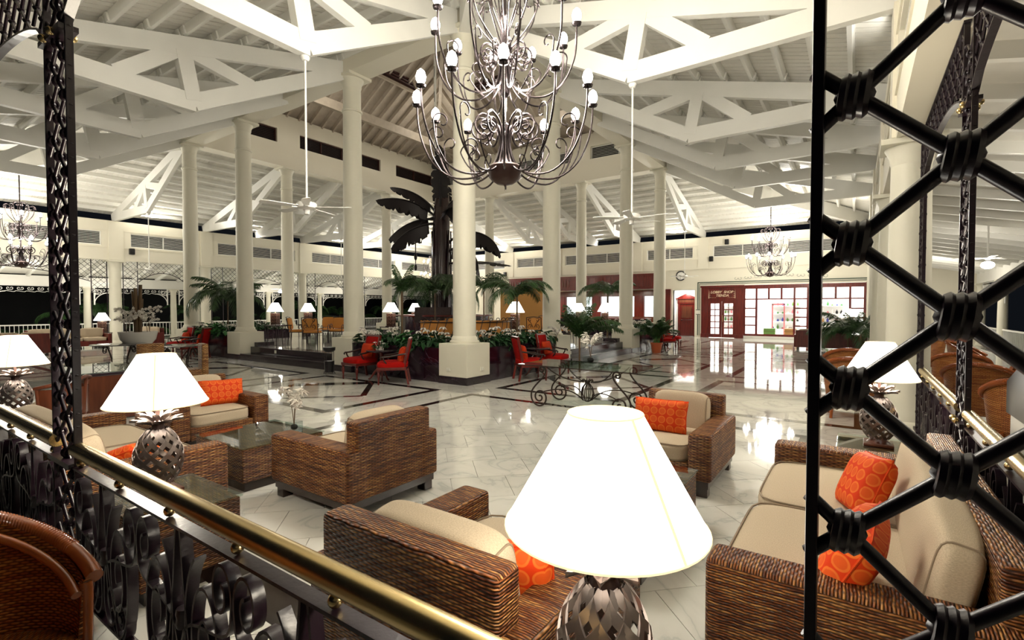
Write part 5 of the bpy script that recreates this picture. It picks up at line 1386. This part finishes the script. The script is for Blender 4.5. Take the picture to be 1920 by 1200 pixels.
side_stand(25.6, .3, 0, 'small dark table under the lamp by the shop window', .8); lamp_on(25.6, .3, .8, 'lit white lamp beside the palms at the right of the shop')
# iron chairs with ochre cushions on the platform
def make_ironchair():
    t = thing('iron_chair', 'iron scroll-back armchair', 'chair', (0, 0, 0), 0, 'iron chairs with ochre cushions')
    bm = NB(); cushion(bm, .52, .54, .09, (0, 0, .47), 5, 10, .1); obj('seat_cushion', bm, 'ochre', t, 60)
    Mt = Matrix.Translation((-.25, 0, .74)) @ Matrix.Rotation(math.radians(-9), 4, 'Y')
    bm = NB(); cushion(bm, .09, .54, .42, (0, 0, 0), 6, 10, 0, Mt); obj('back_cushion', bm, 'ochre', t, 60)
    for sy in (-1, 1):
        bm = NB(); tube(bm, [(-.28, sy*.27, 0), (-.25, sy*.27, .45), (-.32, sy*.27, .98)], .014, 6); obj('leg', bm, 'iron', t)
        bm = NB(); tube(bm, [(.26, sy*.27, 0), (.25, sy*.27, .44)]+[(.14+a, sy*.27, .60+b) for a, b in spiral((0, 0), .12, .03, 0, 4.4, 16)], .013, 6); obj('leg', bm, 'iron', t, 50)
    bm = NB(); tube(bm, [(-.27, -.27, .43), (.26, -.27, .43), (.26, .27, .43), (-.27, .27, .43)], .013, 6, closed=True); obj('seat_frame', bm, 'iron', t)
    bm = NB()
    for s in (-1, 1):
        P = [(s*(.13+a), .66+b) for a, b in spiral((0, 0), .09, .02, -1.2, 5.2, 20)]
        Q = [(s*(.14+a), .88+b) for a, b in spiral((0, 0), .07, .02, 2.4, -3.6, 18)]
        tube(bm, [(-.315-.1*(b-.7), a, b) for a, b in P], .010, 5); tube(bm, [(-.315-.1*(b-.7), a, b) for a, b in Q], .010, 5); tube(bm, [(-.33, s*.02, .62), (-.335, s*.10, .78), (-.345, s*.22, .92)], .010, 5)
    tube(bm, [(-.345, -.27, .97), (-.35, 0, 1.0), (-.345, .27, .97)], .013, 6); obj('scroll_back', bm, 'iron', t, 50)
    return t
ic = make_ironchair()
ICH = [(10.6, 17.0, -.75, 'iron chair with ochre cushion at left on the platform, turned sideways'), (10.5, 15.9, .65, 'iron chair on the platform showing its dark scroll back to the viewer'), (11.75, 16.2, PI+.55, 'iron chair with plain ochre back at the right of the platform group'), (12.1, 17.4, -2.6, 'iron chair with ochre back behind the left platform table'),
       (15.4, 9.6, .3, 'iron chair with ochre cushion right of the front column'), (17.0, 9.3, 2.4, 'iron chair with ochre cushion before the reception, under the lamp'), (18.0, 10.6, -2.0, 'iron chair with ochre cushion farther back before the reception'), (13.5, 12.2, 1.2, 'iron chair with ochre cushion behind the slim palm')]
for n_, (x, y, rz, lab) in enumerate(ICH):
    c = ic if n_ == 0 else dup(ic, (x, y, PZ0), rz, lab)
    c.location = (x, y, PZ0); c.rotation_euler = (0, 0, rz); c['label'] = lab
side_stand(11.1, 16.5, PZ0, 'low dark table among the iron chairs', .5); side_stand(9.75, 16.75, PZ0, 'dark narrow table at the top of the steps', .72); side_stand(16.2, 10.2, PZ0, 'low dark table among the right-hand iron chairs', .5)
# curved iron sofa with ochre cushion behind the front column
t = thing('curved_iron_sofa', 'curved iron sofa with ochre cushion behind the front column', 'sofa', (12.0, 10.2, PZ0), 0)
def arcpts(r, a0, a1, z, n=21): return [(r*math.cos(a), r*math.sin(a), z) for a in lin(a0, a1, n)]
a0, a1 = math.radians(165), math.radians(290)
bm = NB(); ribbon(bm, arcpts(1.45, a0, a1, .76), .38, .12, (0, 0, 1)); obj('back_cushion', bm, 'ochre', t, 50)
bm = NB(); ribbon(bm, arcpts(1.15, a0, a1, .46), .10, .56, (0, 0, 1)); obj('seat_cushion', bm, 'ochre', t, 50)
bm = NB()
for a in lin(a0, a1, 14):
    P = [(1.54+.02*math.sin(u*3), .05+u) for u in lin(0, .9, 8)]+[(1.54+p, .95+q) for p, q in spiral((0, 0), .10, .03, 0, 4.0, 12)]
    tube(bm, [(r*math.cos(a+.18*z), r*math.sin(a+.18*z), z) for r, z in P], .011, 5)
tube(bm, arcpts(1.54, a0, a1, .42), .014, 6); tube(bm, arcpts(.9, a0, a1, .42), .014, 6); tube(bm, arcpts(1.55, a0, a1, .9), .014, 6)
for a in lin(a0, a1, 5):
    tube(bm, [(.9*math.cos(a), .9*math.sin(a), 0), (.9*math.cos(a), .9*math.sin(a), .42)], .014, 6); tube(bm, [(1.54*math.cos(a), 1.54*math.sin(a), 0), (1.54*math.cos(a), 1.54*math.sin(a), .42)], .014, 6)
obj('iron_frame', bm, 'iron', t, 50)
# round bar at the centre
t = thing('round_bar', 'round dark bar counter under the banana tree', 'bar', (CX, CY, PZ0))
bm = NB(); lathe(bm, [(1.9, 0), (1.9, .98), (1.7, .98), (1.7, 0)], 36); obj('bar_front', bm, 'granite', t, 40); bm = NB(); lathe(bm, [(1.55, .98), (2.05, .98), (2.05, 1.04), (1.55, 1.04)], 36, cap=False); obj('bar_top', bm, 'redwood', t, 40)
bm = NB(); box(bm, -.7, .7, -.02, .02, 0, .6); tag(obj('grey_panel', bm, 'chrome', None, loc=(14.2, 13.6, PZ0+.75), rot=(0, 0, -.9)), 'grey-green glossy panel before the bar', 'panel')
# ochre partition wall glimpsed behind the column
bm = NB(); box(bm, 24.2, 24.4, 14.6, 17.6, 0, 2.9); tag(obj('ochre_partition', bm, 'ochrewall'), 'ochre partition wall far behind the front column', 'partition')
# ================================================================ PLANTS
def frond(bm, L, droop, up, n=14, lw=.036, ll=.34, fold=.5):
    P = []
    for i in range(n+1):
        f = i/n; a = up-droop*f*f
        P.append(Vector((0, 0, 0)) if i == 0 else P[-1]+Vector((math.cos(up-droop*f), 0, math.sin(up-droop*f)))*L/n)
    tube(bm, P, [.010*(1-.8*i/n)+.002 for i in range(n+1)], 5)
    m_ = n*3
    for i in range(2, m_+1):
        f = i/m_; k = min(n-1, int(f*n)); p = P[k].lerp(P[k+1], f*n-k); d = (P[k+1]-P[k]).normalized(); u = Vector((0, 1, 0)); w = d.cross(u)
        l = ll*math.sin(PI*(.12+.80*f))**.7*random.uniform(.85, 1.1)
        for s in (-1, 1):
            dr = (d*.75+u*s*.75-w*-0+Vector((0, 0, -.28-random.uniform(0, .35)))).normalized()
            q = p+dr*l*.5+Vector((0, 0, .02)); e = p+dr*l+Vector((0, 0, -.06*l/ll)); h = d*lw*.5
            a = [bm.verts.new(v) for v in (p-h*.4, p+h*.4, q+h, e, q-h)]
            bm.faces.new((a[0], a[1], a[2], a[4])); bm.faces.new((a[4], a[2], a[3]))
FR = []
for L, dr, up, ll in ((1.45, 2.3, 1.42, .42), (1.6, 2.8, 1.45, .46), (1.2, 1.6, 1.48, .36), (1.0, .8, 1.5, .28)):
    bm = NB(); frond(bm, L, dr, up, ll=ll); FR.append(mesh('frond', bm, 'palm'))
def palm(name, lab, loc, stem_h=0, nf=11, s=1.0, pot=None, stem_r=.03, rnd=1, lean=0, kinds=(0, 1, 2)):
    t = thing(name, lab, 'palm', loc, 0, 'palms'); rg = random.Random(rnd); z = 0
    if pot == 'terracotta':
        bm = NB(); lathe(bm, [(.15, 0), (.16, .01), (.21, .34), (.235, .34), (.24, .40), (.21, .40), (.19, .34)], 24, cap=True); obj('terracotta_pot', bm, 'terracotta', t, 40); z = .34
        bm = NB(); 
        for q in range(14): a = rg.uniform(0, 6.3); r = rg.uniform(.02, .12); tube(bm, [(r*math.cos(a), r*math.sin(a), z), (r*1.7*math.cos(a), r*1.7*math.sin(a), z+.5)], .008, 5)
        obj('stems', bm, 'leafbright', t)
        z = .55
    if stem_h:
        bm = NB(); tube(bm, [(0, 0, z), (lean*.3, 0, z+stem_h*.5), (lean, 0, z+stem_h)], [stem_r, stem_r*.8, stem_r*.9], 8); obj('stem', bm, 'stem', t, 60); z += stem_h
    for q in range(nf):
        a = q*2.4+rg.uniform(-.2, .2); m_ = FR[rg.choice(kinds)]
        o = obj('frond', m_, None, t, loc=(lean+.02*math.cos(a), .02*math.sin(a), z-.03), rot=(0, rg.uniform(-.2, .45), a)); sc = s*rg.uniform(.85, 1.15); o.scale = (sc, sc, sc)
    return t
def pk(k, u, y=-6.85): return tuple(sidept(k, u, y, .72))
palm('areca_palm', 'bushy dark palm in the far left planter behind the second column', pk(0, -4.4), 1.3, 18, 1.1, rnd=2)
palm('slim_palm', 'slim tall palm with bright fronds left of the banana tree', pk(0, 4.75), 1.45, 9, .72, stem_r=.035, rnd=3, kinds=(0, 2, 3))
palm('drooping_palm', 'palm with drooping dark fronds right of the front column', pk(1, -4.6), 1.35, 11, .85, stem_r=.03, rnd=4, kinds=(0, 1))
palm('areca_palm', 'feathery palm behind the orchids by the right-hand steps', (12.1, 6.15, 0), .95, 12, .95, None, rnd=5, kinds=(2, 3, 3))
palm('potted_palm', 'bushy green palm in an orange terracotta pot', (19.0, 6.35, 0), 0, 26, .85, 'terracotta', rnd=6, kinds=(3, 3, 2))
palm('drooping_palm', 'dark palm arching before the bright reception windows', (21.3, 9.4, PZ0), 2.0, 10, 1.15, stem_r=.05, rnd=7, kinds=(0, 1))
palm('areca_palm', 'dark palm beside the banana tree trunk, left', (13.6, 12.9, PZ0), 1.9, 14, 1.35, rnd=8, kinds=(0, 1)); palm('areca_palm', 'dark palm behind the front column, right of the trunk', (13.6, 10.6, PZ0), 2.0, 12, 1.1, rnd=9, kinds=(0, 1))
palm('areca_palm', 'dark leafy palm before the shop window at the right', (23.4, .25, 0), .7, 22, 1.1, rnd=10); palm('areca_palm', 'thin palm leaning by the right-hand wall', (22.3, -.15, 0), .8, 9, .9, rnd=11, kinds=(0, 3))
rgp = random.Random(21)
for n_ in range(16):
    x = 2+n_*2.1+rgp.uniform(-.5, .5); y = rgp.uniform(35.6, 37.8)
    palm('garden_palm', 'green palm in the night garden beyond the back veranda, %s from the left' % ORDN[n_], (x, y, 0), rgp.uniform(.0, 1.4), 9, rgp.uniform(.9, 1.5), rnd=30+n_)['group'] = 'night garden palms'
for x, y in ((8, 34.8), (15, 34.8), (22, 34.8)): lamp_light('POINT', (x, y, .4), 25, (.9, 1, .7), .2)
# leafy clumps in the planters
def leaf_blade(bm, mt, L, w):
    V = [(0, 0, 0), (L*.35, -w, .02), (L*.35, w, .02), (L*.7, -w*.8, 0), (L*.7, w*.8, 0), (L, 0, -.05), (L*.35, 0, -.01), (L*.7, 0, -.03)]
    v = [bm.verts.new(mt @ Vector(p)) for p in V]
    for f in ((0, 1, 6), (0, 6, 2), (1, 3, 7, 6), (6, 7, 4, 2), (3, 5, 7), (7, 5, 4)): bm.faces.new([v[i] for i in f])
def clump(seed, n=52, sp=.34, h=.34, L=(.10, .20)):
    rg = random.Random(seed); bm = NB()
    for q in range(n):
        a = rg.uniform(0, 6.3); r = sp*math.sqrt(rg.random()); z = h*rg.uniform(.2, 1)*(1-.5*r/sp)
        mt = Matrix.Translation((r*math.cos(a), r*math.sin(a), z)) @ Matrix.Rotation(a+rg.uniform(-.8, .8), 4, 'Z') @ Matrix.Rotation(rg.uniform(-.5, .6), 4, 'Y')
        leaf_blade(bm, mt, rg.uniform(*L), rg.uniform(.03, .055))
    return bm
CL = [mesh('foliage', clump(s), 'leaf' if s != 1 else 'leafbright') for s in range(5)]
bm = NB()
for q in range(3):
    a = q*2.1; c = Vector((.17*math.cos(a), .17*math.sin(a), .25+.05*q))
    for i in range(5):
        b = i*2*PI/5; leaf_blade(bm, Matrix.Translation(c) @ Matrix.Rotation(b, 4, 'Z') @ Matrix.Rotation(-.35, 4, 'Y'), .062, .028)
    tube(bm, [(c.x*.5, c.y*.5, .1), c], .004, 4)
FL = mesh('white_flowers', bm, 'petal')
rgp = random.Random(5)
for (k, u0, u1) in planters:
    n = 11 if k < 2 else 6
    for q in range(n):
        u = u0+.48+(u1-u0-.96)*q/(n-1); p = sidept(k, u, -6.85+rgp.uniform(-.22, .12), .71)
        bl = rgp.random() < .6
        pn = {(0, 0): 'far left granite planter', (0, 1): 'planter left of the front column', (1, 0): 'planter right of the front column', (1, 1): 'planter behind the potted palm', (2, 0): 'back right planter, near part', (2, 1): 'back right planter, far part', (3, 0): 'back left planter, far part', (3, 1): 'back left planter, near part'}[k, int(u0 > 0)]
        t = thing('planter_plant', '%s plant in the %s, %s from the left' % ('white-flowered leafy' if bl else 'dark green leafy', pn, ORDN[q if k < 2 else n-1-q]), 'plant', p, rgp.uniform(0, 6), 'leafy plants in the granite planters', rgp.uniform(1.15, 1.5))
        obj('foliage', rgp.choice(CL), None, t)
        if bl: obj('white_flowers', FL, None, t)
# orchids
def orchid(name, lab, loc, n=3, h=.5, spread=.16, seed=1, group=None, base=True):
    t = thing(name, lab, 'orchid', loc, 0, group); rg = random.Random(seed)
    bmS, bmF = NB(), NB()
    for q in range(n):
        a = q*2*PI/n+rg.uniform(-.4, .4); hh = h*rg.uniform(.8, 1.1); d = Vector((math.cos(a), math.sin(a), 0))*spread
        P = bez((0, 0, 0), d*.1+Vector((0, 0, hh*.5)), d*.5+Vector((0, 0, hh)), d*1.5+Vector((0, 0, hh*.86)), 10); tube(bmS, P, .0035, 4)
        for i in range(5, 11):
            c = P[i]+Vector((rg.uniform(-.02, .02), rg.uniform(-.02, .02), rg.uniform(-.02, .02)))
            tl = Matrix.Translation(c) @ Matrix.Rotation(rg.uniform(0, 6), 4, 'Z') @ Matrix.Rotation(rg.uniform(.6, 1.6), 4, 'Y')
            for j in range(5): leaf_blade(bmF, tl @ Matrix.Rotation(j*2*PI/5, 4, 'Z'), .042, .019)
    obj('flower_stems', bmS, 'stem', t); obj('orchid_flowers', bmF, 'petal', t)
    return t
def glass_vase(x, y, z, lab, w=.09, h=.13, soil=True):
    t = thing('glass_vase', lab, 'vase', (x, y, z)); bm = NB(); 
    for s in (-1, 1): box(bm, s*w-.004, s*w+.004, -w, w, 0, h); box(bm, -w, w, s*w-.004, s*w+.004, 0, h)
    box(bm, -w, w, -w, w, 0, .01); obj('vase_glass', bm, 'clear', t)
    bm = NB(); sphere(bm, (0, 0, h*.5), w*.62, 10, 1, 1, .8); obj('moss_ball', bm, 'soil', t, 60)
glass_vase(2.98, 4.86, .42, 'small square glass vase on the left coffee table', .06, .12); orchid('orchid', 'white orchid stems in the vase on the left coffee table', (2.98, 4.86, .45), 3, .42, .10, 2)
glass_vase(8.0, 3.85, .75, 'square glass vase on the iron scroll table', .10, .14); orchid('orchid', 'white orchids in the vase on the iron scroll table', (8.0, 3.85, .8), 5, .50, .12, 3)
t = thing('white_bowl_planter', 'large white bowl planter on the left between round tables', 'planter', (5.6, 16.9, 0))
bm = NB(); lathe(bm, [(.22, 0), (.24, .02), (.20, .5), (.22, .62)], 28); obj('bowl_stand', bm, 'pottery', t, 40)
bm = NB(); lathe(bm, [(.18, .62), (.30, .68), (.42, .84), (.47, 1.06), (.445, 1.06), (.38, .9), (.2, .8)], 36); obj('bowl', bm, 'pottery', t, 40); bm = NB(); lathe(bm, [(.001, 1.03), (.44, 1.03), (.42, 1.0)], 24, cap=False); obj('bowl_soil', bm, 'soil', t)
for q in range(6):
    a = q*PI/3; orchid('orchid', 'white orchid in the large white bowl planter, %s' % ['at its right rim', 'at its back right', 'at its back left', 'at its left rim', 'at its front left', 'at its front right'][q], (5.6+.28*math.cos(a), 16.9+.28*math.sin(a), 1.02), 5, .55 if q % 2 else .8, .22, 10+q, 'orchids in the white bowl')
bm = NB()
for q in range(5): a = q*1.3; tube(bm, [(.05*math.cos(a), .05*math.sin(a), 0), (.1*math.cos(a), .1*math.sin(a), 1.0+.1*q)], .045, 7)
tag(obj('driftwood_stick', bm, 'stem', None, 60, loc=(5.6, 16.9, 1.0)), 'brown bundle of stems rising from the white bowl planter', 'stems')
for x, y, n_ in ((8.85, 17.75, 0), (8.6, 10.6, 1), (12.3, 7.0, 2), (14.2, 7.6, 3)):
    orchid('orchid', ['white orchid left of the second column', 'white orchid in the planter behind the red chairs', 'white orchid in the planter right of the front column', 'white orchid by the right-hand platform corner'][n_], (x, y, .72), 4, .5, .15, 40+n_)
# small centrepiece flower box on pedestal table
t = thing('flower_box', 'small pot of bright green leaves on the left pedestal table', 'plant', (8.08, 9.5, .72)); bm = NB(); box(bm, -.07, .07, -.07, .07, 0, .08, .01); obj('pot', bm, 'pottery', t); o = obj('foliage', CL[0], None, t, loc=(0, 0, .02)); o.scale = (.5, .5, .5); o = obj('white_flowers', FL, None, t); o.scale = (.7, .7, .6)
# ash stand by the steps
t = thing('ash_stand', 'black iron stand with scalloped top beside the steps', 'stand', (8.02, 11.42, 0))
bm = NB(); lathe(bm, [(.10, .58), (.15, .62), (.16, .70), (.13, .70)], 16); obj('bowl', bm, 'black', t, 40); bm = NB(); lathe(bm, [(.12, .05), (.13, .34), (.10, .34)], 16); obj('bin', bm, 'black', t, 40)
for q in range(4): a = q*PI/2+.4; bm = NB(); tube(bm, [(.17*math.cos(a), .17*math.sin(a), 0), (.12*math.cos(a), .12*math.sin(a), .1), (.13*math.cos(a), .13*math.sin(a), .64)], .008, 5); obj('leg', bm, 'iron', t)
# ================================================================ BANANA TREE (tall dark sculpture)
t = thing('banana_tree_sculpture', 'giant dark maroon banana tree sculpture with torn leaves in the hall centre', 'sculpture', (CX-.1, CY+.1, PZ0))
bm = NB(); tube(bm, [(0, 0, 0), (.02, 0, 2), (-.02, .02, 4.2), (.05, 0, 5.6), (.1, 0, 6.9)], [.42, .38, .38, .34, .20], 18); obj('trunk', bm, 'trunk', t, 60)
bm = NB()
for q in range(7):
    a = q*.9; tube(bm, [(.40*math.cos(a), .40*math.sin(a), .1), (.39*math.cos(a+.1), .39*math.sin(a+.1), 2.4), (.41*math.cos(a+.25), .41*math.sin(a+.25), 4.6)], [.07, .06, .03], 7)
obj('trunk_sheaths', bm, 'trunk', t, 60)
def banana_leaf(seed, L, w, up, droop, notch=.5, tent=0):
    rg = random.Random(seed); bm = NB(); n = 26; P = [Vector((0, 0, 0))]; dirs = []
    for i in range(n):
        a = up-droop*(i/n); d = Vector((math.cos(a), 0, math.sin(a))); dirs.append(d); P.append(P[-1]+d*L/n)
    dirs.append(dirs[-1]); tube(bm, P, [.06*(1-.8*i/n) for i in range(n+1)], 6)
    for s in (-1, 1):
        i = 4
        while i < n:
            k = min(n, i+rg.choice((2, 3, 4))); rows = []
            sag = rg.uniform(.05, .35); gap = rg.uniform(.2, .8)*notch; gp2 = rg.uniform(0, .5)*notch
            for j in range(i, k+1):
                f = j/n; ww = w*math.sin(PI*min(1, (.10+.90*f)))**.55
                if j == k and k < n: ww *= (1-gap)
                if j == i and i > 4: ww *= (1-gp2)
                row = []
                for q in range(4):
                    g = q/3; p = P[j]+Vector((0, s*ww*g*(1-.62*tent), -ww*(sag*g*g*(1-tent)+tent*.95*g)))+dirs[j]*(g*.12*L/4)
                    row.append(p)
                rows.append(row)
            for th in (0, -.012):
                V = [[bm.verts.new(p+Vector((0, 0, th))) for p in r] for r in rows]
                for j in range(len(V)-1):
                    for q in range(3): bm.faces.new((V[j][q], V[j+1][q], V[j+1][q+1], V[j][q+1]))
            i = k
    return bm
# compass directions are given so the crown reads as in the hall: -2.2 leans left towards the viewer's left
cl_ = math.radians(34.7)+PI/2     # viewer's left
BL = [(1, 2.5, .40, 1.58, .15, cl_+PI/2, 5.55, 0), (2, 2.6, .62, .75, 1.0, cl_+.1, 5.2, 1), (3, 2.5, .75, .15, .9, cl_-.35, 5.1, 1), (4, 2.2, .7, -.1, .9, cl_+.4, 4.9, 1), (5, 2.0, .42, 1.50, .1, cl_-PI/2, 5.3, 0), (6, 2.9, .7, .95, 2.3, cl_+PI+.1, 4.0, 1), (7, 2.4, .6, .7, 2.5, cl_+PI-.5, 3.6, 1), (8, 2.7, .42, .15, .35, cl_+PI+.1, 3.2, 0), (9, 2.4, .6, .9, 1.5, cl_+PI/2+.5, 5.0, .7), (10, 2.4, .6, 1.0, 1.6, cl_-PI/2-.3, 5.0, .7), (11, 2.3, .5, .95, .9, cl_-.1, 5.4, .8)]
for sd, L, w, up, dr, a, z, te in BL: obj('banana_leaf', banana_leaf(sd, L, w, up, dr, .6, te), 'blackleaf', t, 60, loc=(.25*math.cos(a), .25*math.sin(a), z), rot=(0, 0, a))
bm = NB(); d = Vector((math.cos(cl_), math.sin(cl_), 0))
tube(bm, [d*.3+Vector((0, 0, 5.2)), d*.8+Vector((0, 0, 5.0)), d*1.1+Vector((0, 0, 4.5)), d*1.1+Vector((0, 0, 3.2))], [.04, .035, .03, .02], 7)
sphere(bm, d*1.1+Vector((0, 0, 3.5)), .07, 8, 1, 1, 2.2); sphere(bm, d*1.1+Vector((0, 0, 3.05)), .06, 8, 1, 1, 2.5); obj('banana_stalk', bm, 'blackleaf', t, 60)
for q in range(14):
    a = q*2*PI/7; z = 4.4 if q < 7 else 4.15; c = d*1.1+Vector((0, 0, z)); bm = NB()
    tube(bm, [c+Vector((.05*math.cos(a), .05*math.sin(a), 0)), c+Vector((.24*math.cos(a), .24*math.sin(a), -.05)), c+Vector((.28*math.cos(a), .28*math.sin(a), .12))], [.03, .035, .01], 6); obj('banana', bm, 'blackleaf', t, 60)
bm = NB(); sphere(bm, (0, 0, .35), .32, 12, 1, 1, 1.1); lathe(bm, [(.3, -.3), (.26, .05)], 12); tag(obj('black_shape', bm, 'black', None, 60, loc=(15.5, 13.4, PZ0+1.35)), 'black rounded shape on the bar beside the tree trunk', 'unknown_shape')  # added stand-in for an unidentified dark shape
